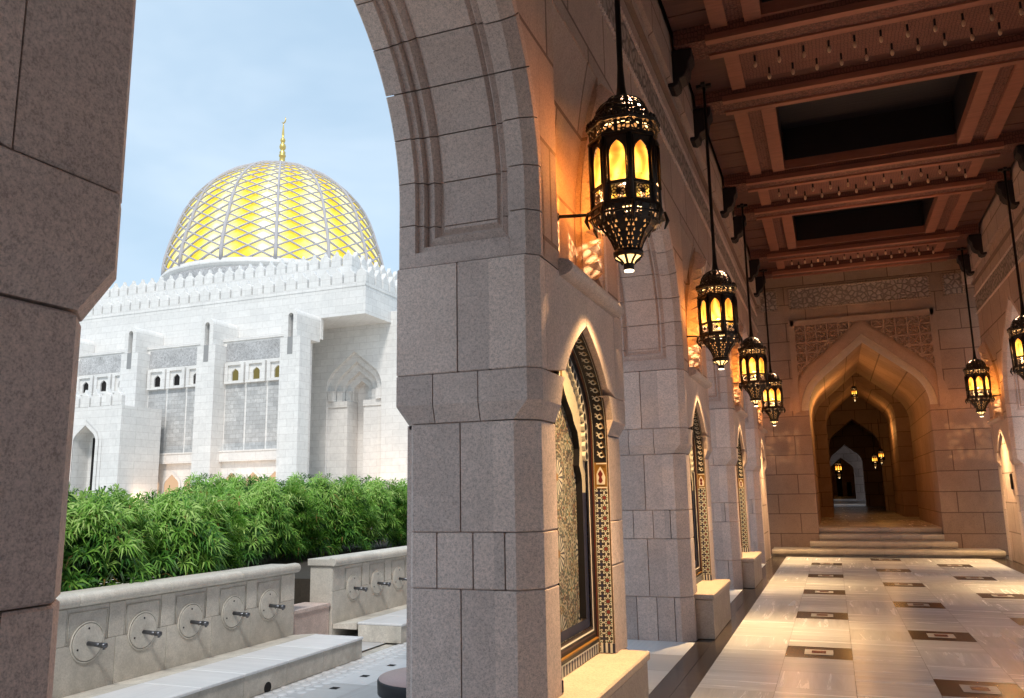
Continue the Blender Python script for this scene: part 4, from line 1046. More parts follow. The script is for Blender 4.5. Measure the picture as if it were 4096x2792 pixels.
for x0, x1, z0, z1 in ((-1.55, 1.55, 5.86, 6.36), (-2.25, -1.85, 5.86, 6.36), (1.85, 2.25, 5.86, 6.36)):
    b.box(MX + x0, MX + x1, EY - .012, EY, z0, z1, 0)
    for zz in (z0, z1):
        x = x0
        while x < x1: b.lathe([(.001, -.026), (.024, -.013), (.028, 0), (.024, .013), (.001, .026)], 6, (MX + x, EY - .012, zz), 1); x += .058
    for xx in (x0, x1):
        z = z0
        while z < z1: b.lathe([(.001, -.026), (.024, -.013), (.028, 0), (.024, .013), (.001, .026)], 6, (MX + xx, EY - .012, z), 1); z += .058
b.build('rope_frieze', [FRIEZE, ENDC], ew)
# steps
def step(x0, x1, y0, y1, z0, label, last=False):
    b = MB(); h = .147; n = 6
    for i in range(n):
        xa_, xb__ = x0 + (x1 - x0) * i / n + (.002 if i else 0), x0 + (x1 - x0) * (i + 1) / n - (.002 if i < n - 1 else 0)
        pts = [(y1, z0 + .002), (y0 + .05, z0 + .002), (y0 + .05, z0 + .045), (y0 + .006, z0 + .05), (y0, z0 + .075), (y0, z0 + h - .03), (y0 + .012, z0 + h - .008), (y0 + .03, z0 + h), (y1, z0 + h)]
        b.prism(pts, 'X', xa_, xb__, 0, .002)
    o = b.build('stone_step', STEPST); tag(o, label, 'step', 'steps up to the end-wall archway')
step(XS + .01, 2 * MX - XS - .01, 19.88, 20.72, 0.0, 'lowest and widest step, spanning wall to wall')
step(-.60, 2 * MX + .60, 20.30, 20.72, .147, 'second step, shorter than the lowest one')
step(-.39, 2 * MX + .39, 20.66, 21.02, .294, 'third step, fitting between the jambs of the archway')
step(-.39, 2 * MX + .39, 20.98, 21.31, .440, 'topmost step, flush with the raised floor')
b = MB(); b.box(-.39, 2 * MX + .39, 20.73, 20.97, .0, .290); b.box(-.39, 2 * MX + .39, 21.03, 21.30, 0, .436)
tag(b.build('step_footing', STEPST), kind='structure')
portal('passage_wall', 28.4, 32.5, .98, 1.03, 3.75, .72, 50, 'first inner passage wall with a pointed arch, orange lit soffit', ENDW, zb=.3)
portal('passage_wall', 36.0, 37.0, .93, .96, 3.15, .72, 50, 'second inner passage wall, dark, behind two small lanterns', WALL, zb=.3)
portal('passage_wall', 44.0, 45.0, .69, .755, 2.75, .55, 50, 'third inner passage wall, its arch edge rimmed by bluish daylight', WALL, zb=.3, zt=7)
portal('passage_wall', 67.0, 68.0, .72, .85, 2.85, .55, 50, 'farthest pointed arch in the passage, rimmed by daylight', WALL, zb=.3, zt=7)
b = MB(); b.box(-6, 8, 103, 104, .3, 7.5); b.box(-6, 8, 46, 66, 7.02, 7.2); b.box(-6, 8, 68.5, 103, 7.02, 7.2); b.box(-1.6, -1.4, 47, 66, .3, 7.0); b.box(2.9, 3.1, 47, 66, .3, 7.0); b.box(-1.6, -1.4, 70.5, 103, .3, 7.0); b.box(2.9, 3.1, 70.5, 103, .3, 7.0); o = b.build('far_wall', WALL); tag(o, 'far wall closing the passage behind the orange lantern', 'wall')
b = MB(); b.box(.42, .98, 102.9, 103.02, .6, 3.0); o = b.build('far_door', DARK); tag(o, 'dark tall door under the far orange lantern', 'door')
b = MB(); b.box(1.48, 1.95, 102.88, 103.02, .6, 2.15); o = b.build('far_doorway', DARK); tag(o, 'low dark doorway right of the far door', 'doorway')
for n_, y0, y1 in (('vault', 26.1, 28.4), ('vault', 32.5, 36.0), ('vault', 37.0, 44.0)):
    b = MB(); b.box(-1.2, 3.0, y0 + .004, y1 - .004, 6.2, 6.5); b.box(-1.6, -1.2, y0 + .004, y1 - .004, .3, 6.5); b.box(3.0, 3.4, y0 + .004, y1 - .004, .3, 6.5)
    o = b.build('passage_vault', ENDW); tag(o, {26.1: 'dark chamber walls just behind the end-wall arch', 32.5: 'dark chamber walls around the two small lanterns', 37.0: 'dark chamber walls before the daylight-rimmed arch'}[y0], 'chamber')
for x, y, z, e in ((.25, 23.0, 3.5, 46), (.91, 27.1, 4.0, 10), (1.6, 30.3, 3.4, 26)):
    ld = bpy.data.lights.new('vault_lamp', 'POINT'); ld.energy = e; ld.color = (1, .45, .12); ld.shadow_soft_size = .12
    lo = bpy.data.objects.new('vault_lamp', ld); col.objects.link(lo); lo.location = (x, y, z)

# ------------------------------------------------------------------ fountain walls with spouts
FX = -6.12
def spout_plate(root, y, i):
    b = MB(); R0 = .155
    b.prism([(y + R0 * math.cos(a * math.pi / 18), .30 + R0 * math.sin(a * math.pi / 18)) for a in range(36)], 'X', FX + .001, FX + .014, 0, .003)
    b.tube([(FX + .004, y + (R0 + .012) * math.cos(a * math.pi / 18), .30 + (R0 + .012) * math.sin(a * math.pi / 18)) for a in range(36)], .008, 6, 0, closed=True)
    for a in (90, 205, -25): b.lathe([(.009, 0)], 3, (0, 0, -50), 0) if False else b.prism([(y + .115 * math.cos(R(a)) + .009 * math.cos(q * math.pi / 4), .30 + .115 * math.sin(R(a)) + .009 * math.sin(q * math.pi / 4)) for q in range(8)], 'X', FX + .013, FX + .017, 1)
    p = b.build('round_plate', [LIGHTST, BLACKM], root)
    b = MB(); b.tube([(FX + .01, y, .29), (FX + .18, y + .012, .278)], .019, 12, 0); b.tube([(FX + .14, y + .010, .281), (FX + .205, y + .014, .277)], .0225, 12, 0); b.tube([(FX + .185, y + .013, .272), (FX + .187, y + .013, .245)], .012, 10, 0)
    b.build('spout', CHROME, p)
def fountain(y0, y1, taps, label, endface):
    root = empty('fountain_wall', (FX, (y0 + y1) / 2, -.3), label, 'fountain', 'fountain walls in the courtyard')
    b = MB(); L = taps[1] - taps[0]
    b.box(FX - .34, FX - .012, y0, y1, -.3, .62)
    ys = [y0] + [(taps[i] + taps[i + 1]) / 2 for i in range(len(taps) - 1)] + [y1]; g = .002
    for a, d in zip(ys, ys[1:]): b.prism([(a + g, -.3), (d - g, -.3), (d - g, .296), (a + g, .296)], 'X', FX - .02, FX, 0, .003, tint=.35 + .3 * rnd.random())
    for i, tp in enumerate(taps):             # upper course: pilaster strips and slightly sunk panels with a raised bead
        a, d = tp - .22, tp + .22
        b.prism([(a + g, .30), (d - g, .30), (d - g, .60), (a + g, .60)], 'X', FX - .02, FX - .004, 0, .003, tint=.35 + .3 * rnd.random())
        b.tube([(FX, a + .02, .30), (FX, a + .02, .555), (FX, d - .02, .555), (FX, d - .02, .30)], .007, 6)
    for a, d in zip([y0] + [t_ + .22 for t_ in taps], [t_ - .22 for t_ in taps] + [y1]):
        if d - a > .02: b.prism([(a + g, .30), (d - g, .30), (d - g, .60), (a + g, .60)], 'X', FX - .02, FX, 0, .003, tint=.35 + .3 * rnd.random())
    b.build('wall_panels', LIGHTST, root)
    b = MB(); n = max(3, int((y1 - y0) / .95)); pf = [(-.37, .622), (.005, .622)] + [(.012 + .052 * math.cos(R(a)), .665 + .052 * math.sin(R(a))) for a in range(-80, 91, 17)] + [(-.02, .722), (-.04, .705), (-.37, .705)]
    for i in range(n):
        a, d = y0 - .03 + (y1 - y0 + .06) * i / n, y0 - .03 + (y1 - y0 + .06) * (i + 1) / n
        b.prism([(z, FX + x) for x, z in pf], 'Y', a + .002, d - .002, 0, 0.003, tint=.4 + .3 * rnd.random())
    b.build('coping', LIGHTST, root)
    for i, tp in enumerate(taps): spout_plate(root, tp, i)
    return root
TAPS1 = [4.27, 4.885, 5.50, 6.114, 6.728, 7.351, 7.96]
fountain(3.3, 8.44, TAPS1, 'long fountain wall with round spout plates, left, in front of the hedge', False)
fountain(9.24, 14.5, [9.743 + .615 * i for i in range(7)], 'second fountain wall to the right, beside the middle pier', True)
def ledge(y0, y1, joints, label, hole=None):
    root = empty('stone_ledge', (-5.5, (y0 + y1) / 2, -.3), label, 'ledge', 'stone ledges in front of the fountain walls')
    b = MB(); js = [y0] + joints + [y1]; g = .0025
    for a, d in zip(js, js[1:]): b.prism([(-5.74, a + g), (-5.125, a + g), (-5.125, d - g), (-5.74, d - g)], 'Z', -.299, -.098, 0, .003, tint=.35 + .3 * rnd.random())
    if hole:
        b.prism([(hole + .052 * math.cos(a * math.pi / 12), -.262 + .052 * math.sin(a * math.pi / 12)) if math.sin(a * math.pi / 12) > -.7 else (hole + .052 * math.cos(a * math.pi / 12), -.298) for a in range(24)], 'X', -5.127, -5.122, 1)
    b.build('block', [LIGHTST, DARK], root)
    b = MB()
    for a, d in zip(js, js[1:]): b.prism([(-5.75, a + g), (-5.108, a + g), (-5.108, d - g), (-5.75, d - g)], 'Z', -.096, -.068, 0, .006, tint=.45 + .3 * rnd.random())
    b.build('top_slab', MARBW, root)
    b = MB()
    y = y0
    while y < y1 - .05:
        d = min(y + .62, y1 + .08); b.prism([(-5.76, -.10), (-5.76, -.085), (-6.10, -.100), (-6.12, -.13), (-6.12, -.16), (-5.76, -.16)], 'Y', 0, 0) if False else b.prism([(-.095, -5.765), (-.075, -5.765), (-.105, -6.115), (-.16, -6.115), (-.16, -5.765)], 'Y', y + g, d - g, 0, .003, tint=.5 + .3 * rnd.random()); y += .62
    b.build('drain_slabs', LIGHTST, root)
ledge(3.3, 8.36, [4.3, 5.05, 5.78, 6.35, 6.98, 7.60, 8.23], 'long low stone ledge with a drain hole in front of the left fountain wall', 6.69)
ledge(9.26, 14.5, [9.9, 10.6, 11.3, 12, 12.7], 'short-looking low ledge before the right fountain wall, beside the pier')
# planter behind the walls
b = MB(); b.box(-11.5, FX - .345, 1.5, 8.44, -.3, .60); b.box(-11.5, FX - .345, 9.24, 20, -.3, .45); tag(b.build('planter_bed', SOIL), kind='structure')
b = MB(); b.box(-6.5, -6.15, 8.46, 9.22, -.3, .12); b.box(-6.52, -6.13, 8.46, 9.22, .12, .16); o = b.build('low_kerb', STONE); tag(o, 'low brownish kerb in the gap between the fountain walls', 'kerb')

# bin
root = empty('stone_bin', (-2.64, 5.18, -.3), 'round stone bin with black rim and pinkish lid, half hidden by the middle pier', 'bin')
b = MB(); bc = (-2.64, 5.18, 0)
for k in range(5):
    a0, a1 = R(-100 + 72 * k) + .008, R(-100 + 72 * (k + 1)) - .008; n = 10
    pts = [(bc[0] + .34 * math.cos(a0 + (a1 - a0) * i / n), bc[1] + .34 * math.sin(a0 + (a1 - a0) * i / n)) for i in range(n + 1)] + [(bc[0] + .25 * math.cos(a1), bc[1] + .25 * math.sin(a1)), (bc[0] + .25 * math.cos(a0), bc[1] + .25 * math.sin(a0))]
    b.prism(pts, 'Z', -.298, .21, 0)
b.build('body', LIGHTST, root)
b = MB(); b.lathe([(.30, .205), (.352, .205), (.355, .285), (.348, .295), (.30, .295)], 48, bc); b.build('rim', BLACKM, root)
b = MB(); b.lathe([(.346, .290), (.345, .300), (.18, .318), (.12, .318), (.09, .27), (.001, .265)][::-1], 48, bc); b.build('lid', COPPER, root)

# ------------------------------------------------------------------ shrubs
def foliage(seed, rx, ry, h, n):
    r = random.Random(seed); b = MB()
    for k in range(n):
        a = r.uniform(0, 2 * math.pi); q = math.sqrt(r.random()); zz = r.random() ** .8
        sh = (1 - max(0, zz - .55) ** 2 * 2.2) * (0.8 + .2 * math.sin(3 * a + seed) + .12 * math.sin(7 * a + zz * 5)); q = q ** .38
        c = Vector((rx * q * sh * math.cos(a), ry * q * sh * math.sin(a), .04 + h * zz * (1 + .10 * math.sin(5 * a + seed * 2) + r.uniform(-.08, .10))))
        out = Vector((math.cos(a) * q, math.sin(a) * q, .55 + zz * .5)).normalized()
        out = (out + Vector((r.uniform(-.5, .5), r.uniform(-.5, .5), r.uniform(-.2, .5)))).normalized()
        e = out.cross(Vector((.3, .2, 1))).normalized(); g = out.cross(e)
        base = -.02 + .42 * zz ** 1.4 + max(-.5, 1.25 * (q - .80)) + .22 * max(0, zz - .75) + r.choice((-.10, 0, .08, .26)) * (q > .7)  # tint carries painted shade: darker inside and low, lighter towards the top
        nl = r.randint(9, 13); L0 = r.uniform(.12, .19)
        for i in range(nl):
            t_ = 2 * math.pi * i / nl + r.uniform(-.35, .35); sp = r.uniform(.75, 1.35)
            d = (out * math.cos(sp) + (e * math.cos(t_) + g * math.sin(t_)) * math.sin(sp)).normalized(); L = L0 * r.uniform(.75, 1.2); w = L * r.uniform(.045, .07)
            sd_ = d.cross(out); sd_ = sd_.normalized() if sd_.length > .01 else e
            p0 = c + out * r.uniform(-.03, .03); p1 = p0 + d * L * .5 + Vector((0, 0, .010)); p2 = p0 + d * L + Vector((0, 0, -L * r.uniform(.2, .55)))
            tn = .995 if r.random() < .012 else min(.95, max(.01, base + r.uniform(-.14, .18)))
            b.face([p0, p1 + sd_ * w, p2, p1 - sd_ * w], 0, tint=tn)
    return b
def shrub(seed, rx, ry, h, n, loc, label, group):
    root = empty('oleander_shrub', loc, label, 'shrub', group); b = foliage(seed, rx, ry, h, n); b.v = [(x + loc[0], y + loc[1], z + loc[2]) for x, y, z in b.v]
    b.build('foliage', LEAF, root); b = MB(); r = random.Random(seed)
    for i in range(7):
        a = r.uniform(0, 6.28); b.tube([(loc[0] + .05 * math.cos(a), loc[1] + .05 * math.sin(a), loc[2] - .02), (loc[0] + .25 * rx * math.cos(a), loc[1] + .25 * ry * math.sin(a), loc[2] + h * .45), (loc[0] + .6 * rx * math.cos(a), loc[1] + .6 * ry * math.sin(a), loc[2] + h * .85)], [.018, .012, .005], 5)
    b.build('stems', STEM, root); return root
G1, G2 = 'shrubs of the near hedge', 'shrubs of the far hedge'
s1 = shrub(1, .62, .95, 1.20, 1250, (-7.15, 5.05, .60), 'bright shrub of the near hedge, next to the shadowed left pier', G1)
s2 = shrub(2, .62, .95, .87, 1150, (-7.15, 6.35, .56), 'middle shrub of the near hedge, behind the third spout', G1)
s3 = shrub(3, .62, .95, .84, 1150, (-7.15, 7.60, .56), 'right shrub of the near hedge, at the end of the left fountain wall', G1)
for src, loc, l in ((s2, (-8.3, 5.2, .82), 'shrub behind the near hedge on the left, seen over its top'), (s2, (-8.3, 7.2, .52), 'shrub behind the near hedge in the centre, seen over its top'), (s3, (-8.4, 8.7, .50), 'shrub behind the right end of the near hedge'), (s3, (-9.7, 6.2, .55), 'hindmost shrub behind the near hedge, pale against the mosque')):
    q = copy_tree(src); q.location = loc; q['label'] = l
b1 = shrub(5, .9, 1.15, 1.10, 1700, (-8.9, 11.2, .50), 'dark shrub of the far hedge, at the gap between the fountain walls', G2)
b2 = shrub(6, .9, 1.15, 1.17, 1700, (-8.9, 12.9, .50), 'tallest shrub of the far hedge, above the second fountain wall', G2)
for src, loc, l in ((b1, (-8.9, 14.6, .54), 'shrub of the far hedge disappearing behind the middle pier'), (b2, (-8.6, 16.4, .42), 'last shrub of the far hedge, mostly hidden by the middle pier'), (b2, (-10.4, 12.0, .52), 'shrub behind the far hedge, seen over its left part'), (b1, (-10.4, 14.0, .5), 'shrub behind the far hedge, seen over its right part')):
    q = copy_tree(src); q.location = loc; q['label'] = l
root = empty('white_flowers', (-6.62, 6.1, .60), 'cluster of tiny white flowers on the soil behind the coping', 'flowers'); b = MB(); r = random.Random(3)
for i in range(26):
    x, y, z = -6.58 + r.uniform(-.05, .05), 6.3 + r.gauss(0, .20), .70 + r.uniform(-.02, .045)
    b.lathe([(.001, 0), (.012, .004), (.014, .008), (.001, .010)], 6, (x, y, z))
    b.tube([(x, y, .60), (x, y, z)], .0015, 4, 1)
b.build('blossoms', [CREAMW, LEAF], root)

# ------------------------------------------------------------------ mosque
mq = empty('mosque', (-70, 86, -.3), 'large pale stone mosque with battlements and a lit golden dome, beyond the hedge', 'mosque')
YU, YP, YBt, YR = 80.0, 77.5, 75.5, 86.0
b = MB()
b.box(-140, -49.27, YU, 125, 22.55, 26.05); b.box(-140, -55.35, YU + .01, YU + .5, 20.0, 22.56); b.box(-49.6, -49.28, YU + 6, 125, 22.5, 22.6)
b.box(-140, -56.5, YP, YU + .005, -.3, 20.2)                     # panel storey
b.box(-140, -22, YR, 120, -.3, 22.55) if False else None
b.build('main_wall', MOSQ, mq)
b = MB(); b.box(-140, -49.24, YU - .06, YU, 25.95, 26.12); b.box(-49.28, -49.2, YU - .06, 125, 25.95, 26.12); b.box(-140, -56.0, YP - .15, YU, 20.2, 20.5); b.build('string_course', MOSQ, mq)
# recessed wall with the nested niche
nc, nh = -54.5, 3.95
c = [(nh, -.3)] + keel(nh, 14.9, 2.9, 52, 12)
b = MB()
for s in (-1, 1):
    xo_ = -22 if s > 0 else -60
    for a, d in zip(c, c[1:]):
        q = [(nc + s * a[0], YR, a[1]), (xo_, YR, a[1]), (xo_, YR, d[1]), (nc + s * d[0], YR, d[1])]; b.face(q if s > 0 else q[::-1])
    b.face([(nc, YR, c[-1][1]), (xo_, YR, c[-1][1]), (xo_, YR, 24.0), (nc, YR, 24.0)])
b.build('recessed_wall', MOSQ, mq)
b = MB(); W = [3.95, 3.0, 2.05, 1.15]; yy = [YR, YR + .65, YR + 1.25, YR + 1.9, YR + 3.0]
for k in range(4):
    ck = [(W[k], 13.2)] + keel(W[k], 14.9 - .1 * k, 2.9 * W[k] / 3.95, 52, 12)
    cn = ([(W[k + 1], 13.2)] + keel(W[k + 1], 14.9 - .1 * (k + 1), 2.9 * W[k + 1] / 3.95, 52, 12)) if k < 3 else None
    for s in (-1, 1):
        for i in range(len(ck) - 1):
            a, d = ck[i], ck[i + 1]
            b.face([(nc + s * a[0], yy[k], a[1]), (nc + s * d[0], yy[k], d[1]), (nc + s * d[0], yy[k + 1], d[1]), (nc + s * a[0], yy[k + 1], a[1])])
            if cn:
                e, f = cn[i], cn[i + 1]; b.face([(nc + s * a[0], yy[k + 1], a[1]), (nc + s * d[0], yy[k + 1], d[1]), (nc + s * f[0], yy[k + 1], f[1]), (nc + s * e[0], yy[k + 1], e[1])])
for s in (-1, 1):                        # corbels under the arches, jamb panels
    for k in range(3):
        x0, x1 = sorted((nc + s * (W[k] - .02), nc + s * (W[k + 1] + .02))); b.box(x0 + .08, x1 - .08, yy[k] + .12, yy[k + 1] + .2, 13.28, 14.6)
    x0, x1 = sorted((nc + s * 3.95, nc + s * 1.15)); b.box(x0, x1, YR + .40, YR + 2.8, 12.51, 13.25)
    b.box(x0 + .01, x1 - .01, YR + .55, YR + 2.85, -.3, 12.5)
    b.box(nc + s * 3.95 - .01, nc + s * 3.95 + .01, YR, YR + 1, -.3, 13.3)
b.box(-62, -22, YR + 3.0, YR + 3.2, -.3, 22); b.box(-62, nc - 3.96, YR + .02, YR + 2.99, -.3, 22); b.box(nc + 3.96, -22, YR + .02, YR + 2.99, -.3, 22)
b.build('arched_niche', MOSQ, mq)
# buttresses with slots and barrel tops
def buttress(xc, ztop=19.6):
    b = MB(); b.box(xc - 1.36, xc + 1.36, YBt, YP + .01, -.3, ztop)
    n = 12; top = [(xc + .9 * math.cos(math.pi * i / n), 22.0 + .95 * math.sin(math.pi * i / n)) for i in range(n + 1)]
    sl = [(xc + .35 * math.cos(math.pi * i / 8), 22.0 + .4 * math.sin(math.pi * i / 8)) for i in range(9)]
    # front leaf with the slot cut out, then solid vault behind
    outr = [(xc + .9, ztop + .02)] + top + [(xc - .9, ztop + .02)]; innr = [(xc + .35, ztop + .02)] + sl + [(xc - .35, ztop + .02)]
    oo = [(xc + .9, ztop)] + top + [(xc - .9, ztop)]
    import itertools
    m_ = len(top); ii = [(xc + .35 * math.cos(math.pi * i / n), 22.0 + .4 * math.sin(math.pi * i / n)) for i in range(n + 1)]
    A = [(xc + .9, ztop + .01)] + top + [(xc - .9, ztop + .01)]; B = [(xc + .35, ztop + .01)] + ii + [(xc - .35, ztop + .01)]
    for i in range(len(A) - 1):
        b.face([(A[i][0], YBt, A[i][1]), (A[i + 1][0], YBt, A[i + 1][1]), (B[i + 1][0], YBt, B[i + 1][1]), (B[i][0], YBt, B[i][1])])
        b.face([(B[i][0], YBt, B[i][1]), (B[i + 1][0], YBt, B[i + 1][1]), (B[i + 1][0], YBt + .7, B[i + 1][1]), (B[i][0], YBt + .7, B[i][1])])
        b.face([(A[i][0], YBt, A[i][1]), (A[i][0], YU, A[i][1]), (A[i + 1][0], YU, A[i + 1][1]), (A[i + 1][0], YBt, A[i + 1][1])])
    b.box(xc - .88, xc + .88, YBt + .7, YU, ztop, 22.0)
    b.box(xc - .40, xc + .40, YBt + .68, YBt + .72, 17, 22.5)
    o = b.build('buttress', MOSQ, mq)
    b = MB(); b.box(xc - .35, xc + .35, YBt - .03, YBt + .0, 17.6, ztop); b.box(xc - .34, xc + .34, YBt + .6, YBt + .66, ztop, 22.3); b.build('slot', SLOTM, o)
SLOTM = simple('slot_shadow_stone', (.30, .30, .30), .9)
for xc in (-56.35, -68.35, -80.35, -92.3, -104.3): buttress(xc)
# bays: relief band, window strip, stone panels, lower wall with little arches
def bay(x0, x1):
    b = MB(); b.box(x0, x1, YP - .05, YP + .01, 17.75, 19.95); o = b.build('relief_band', MOSQR, mq)
    wd = (x1 - x0) / 3
    b = MB()
    for i in range(3): b.box(x0 + i * wd + .14, x0 + (i + 1) * wd - .14, YP - .05, YP + .01, 7.1, 14.9)
    b.build('stone_panel', MOSQP, mq)
    b = MB(); b.box(x0, x1, YP - .55, YP, 5.8, 7.0); b.box(x0, x1, YP - .62, YP, 6.9, 7.06); b.build('base_course', MOSQ, mq)
    for i in range(3):
        xc = x0 + (i + .5) * wd; b = MB(); hw, z0, z1 = wd / 2 - .14, 15.0, 17.5
        iw, iz0, iz1 = .95, 15.25, 17.2
        for a, d, e, f in ((-hw, -iw, z0, z1), (iw, hw, z0, z1), (-iw, iw, z0, iz0), (-iw, iw, iz1, z1)): b.box(xc + a, xc + d, YP - .45, YP, e, f)
        wn = b.build('window', MOSQ, mq)
        b = MB()                                 # inner slab with the little arched opening
        c = [(.5, iz0 + .1)] + keel(.5, 16.25, .36, 52, 6)
        for s in (-1, 1):
            for a, d in zip(c, c[1:]): b.face([(xc + s * a[0], YP - .22, a[1]), (xc + s * iw, YP - .22, a[1]), (xc + s * iw, YP - .22, d[1]), (xc + s * d[0], YP - .22, d[1])]); b.face([(xc + s * a[0], YP - .22, a[1]), (xc + s * d[0], YP - .22, d[1]), (xc + s * d[0], YP - .02, d[1]), (xc + s * a[0], YP - .02, a[1])])
            b.face([(xc, YP - .22, c[-1][1]), (xc + s * iw, YP - .22, c[-1][1]), (xc + s * iw, YP - .22, iz1), (xc, YP - .22, iz1)])
        b.box(xc - iw, xc + iw, YP - .24, YP - .02, iz0, iz0 + .1); b.build('arched_surround', MOSQ, wn)
        b = MB(); b.face([(xc - .5, YP - .03, iz0), (xc + .5, YP - .03, iz0), (xc + .5, YP - .03, iz1), (xc - .5, YP - .03, iz1)])
        b.build('pane', LITW if x0 > -69 else DARK, wn)
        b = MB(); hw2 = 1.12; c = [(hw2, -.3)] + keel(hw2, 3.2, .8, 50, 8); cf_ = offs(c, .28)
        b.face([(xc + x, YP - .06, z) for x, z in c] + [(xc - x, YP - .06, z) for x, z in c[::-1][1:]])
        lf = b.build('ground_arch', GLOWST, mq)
        b = MB()
        for s in (-1, 1):
            for (a, d), (e, f) in zip(zip(c, c[1:]), zip(cf_, cf_[1:])): b.face([(xc + s * a[0], YP - .12, a[1]), (xc + s * e[0], YP - .12, e[1]), (xc + s * f[0], YP - .12, f[1]), (xc + s * d[0], YP - .12, d[1])])
        b.build('arch_rim', MOSQ, lf)
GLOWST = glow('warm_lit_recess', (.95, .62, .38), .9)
for xc in (-56.35, -68.35, -80.35, -92.3): bay(xc - 12.0 + 1.38, xc - 1.38)
# battlements
MER = [(-.70, 0), (-.70, 1.15), (-.50, 1.42), (-.24, 1.55), (-.10, 1.85), (0, 2.1), (.10, 1.85), (.24, 1.55), (.50, 1.42), (.70, 1.15), (.70, 0)]
def battlement(y, xr, z, n, sp, dep, side_n, name_m):
    b = MB(); b.box(xr - n * sp - 2, xr, y, y + dep, z, z + .42); b.box(xr - dep, xr - .001, y + dep, y + dep + side_n * sp, z, z + .42); bt = b.build('battlement', name_m, mq)
    first = None
    for i in range(n):
        xc = xr - .66 - i * sp
        if first is None: bb = MB(); bb.prism([(zz + z + .40, x + xc) for x, zz in MER], 'Y', y + .001, y + dep - .05, 0, .05); first = bb.build('merlon', name_m, bt); f0 = xc
        else: q = first.copy(); col.objects.link(q); q.parent = bt; q.location = (xc - f0, 0, 0)
    first = None
    for i in range(side_n):
        yc = y + dep + .75 + i * sp
        if first is None: bb = MB(); bb.prism([(x + yc, zz + z + .40) for x, zz in MER], 'X', xr - dep + .02, xr - .002, 0, .05); first = bb.build('merlon', name_m, bt); f0 = yc
        else: q = first.copy(); col.objects.link(q); q.parent = bt; q.location = (0, yc - f0, 0)
battlement(80.0, -49.27, 26.05, 30, 1.66, .6, 16, MOSQ)
battlement(86.0, -55.1, 30.3, 30, 1.72, .6, 16, MOSQ2 if False else MOSQ)
b = MB(); b.box(-140, -55.1, 86.0, 135, 26, 30.3); b.build('upper_tier', MOSQ, mq)
# left porch
b = MB(); pc = (-80.45); c = [(1.75, -.3)] + keel(1.75, 8.2, 1.3, 52, 10); y = 70
for s in (-1, 1):
    xo_ = -75.1 if s > 0 else -110
    for a, d in zip(c, c[1:]): b.face([(pc + s * a[0], y, a[1]), (xo_, y, a[1]), (xo_, y, d[1]), (pc + s * d[0], y, d[1])]); b.face([(pc + s * a[0], y, a[1]), (pc + s * d[0], y, d[1]), (pc + s * d[0], y + 2.2, d[1]), (pc + s * a[0], y + 2.2, a[1])])
    b.face([(pc, y, c[-1][1]), (xo_, y, c[-1][1]), (xo_, y, 12.3), (pc, y, 12.3)])
b.box(-110, -75.1, y + 2.2, 76, -.3, 12.29); b.box(-75.6, -75.104, y + .01, y + 2.19, -.3, 12.28); b.box(-110, -75.106, y + .02, y + 2.19, 12.0, 12.27)
pm = b.build('porch', MOSQ, mq)
b = MB(); b.box(-81.6, -79.9, y + 2.1, y + 2.19, -.3, 8.9); b.build('doorway', DARK, pm)
b = MB(); rr = offs(c, .45); r2 = offs(c, .9)
for A, B, dep in ((c, rr, .12), (rr, r2, .05)):
    for s in (-1, 1):
        for i in range(len(c) - 1): b.face([(pc + s * A[i][0], y - dep, A[i][1]), (pc + s * B[i][0], y - dep, B[i][1]), (pc + s * B[i + 1][0], y - dep, B[i + 1][1]), (pc + s * A[i + 1][0], y - dep, A[i + 1][1])])
b.build('porch_arch_rim', MOSQ, pm)
b = MB()
for i in range(12): b.prism([(zz + 12.3, x - 76.0 - i * 1.66) for x, zz in MER], 'Y', y, y + .6, 0, .05)
b.build('porch_merlons', MOSQ, pm)
# dome
DC = Vector((-84.95, 110, 0)); RD = 17.9
prof = [(RD * 1.0, 36.5), (RD * 1.0, 38.0), (RD * .988, 39.6), (RD * .973, 40.8), (RD * .948, 42.6), (RD * .917, 44.2), (RD * .885, 46.2), (RD * .845, 48.1), (RD * .80, 49.7), (RD * .74, 51.3), (RD * .67, 52.7), (RD * .589, 53.95), (RD * .49, 55.25), (RD * .38, 56.35), (RD * .27, 57.2), (RD * .15, 57.95), (RD * .06, 58.4)]
droot = MB(); droot.lathe([(r - .30 if r > 2 else r * .8, z - .2) for r, z in prof], 84, DC, 0)
# dome object coordinates are relative to the mosque base, so shift the mesh to its own empty-like origin
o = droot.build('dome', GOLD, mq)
for v in o.data.vertices: v.co = Vector((v.co.x - (DC.x + 70), v.co.y - (110 - 86), v.co.z - 38.3))
o.location = (DC.x + 70, 110 - 86, 38.3)
dome = o
ps = [0]
for a, d in zip(prof, prof[1:]): ps.append(ps[-1] + math.dist(a, d))
def dome_at(u):
    s = u * ps[-1]; i = next((k for k in range(1, len(ps)) if ps[k] >= s - 1e-9), len(ps) - 1); f = (s - ps[i - 1]) / (ps[i] - ps[i - 1]); a, d = prof[i - 1], prof[i]; return a[0] + (d[0] - a[0]) * f, a[1] + (d[1] - a[1]) * f
A0 = math.atan2(-110, 84.95) + R(-1.6)     # direction from dome to camera
b = MB(); NS = 28; rows = 17.0; umax = .93
for k in range(NS):
    for s in (-1, 1):
        pts = []
        for i in range(45):
            f = i / 44; u = umax * (1 - (1 - f) ** 1.22); a = A0 + 2 * math.pi * (k + .5 * 0) / NS + s * f * rows * 2 * math.pi / NS; r, z = dome_at(u); pts.append((DC.x + r * math.cos(a), DC.y + r * math.sin(a), z))
        b.tube(pts, [.19 * (1 - .45 * i / 44) for i in range(45)], 4, 0)
b.build('lattice', LATT, dome)
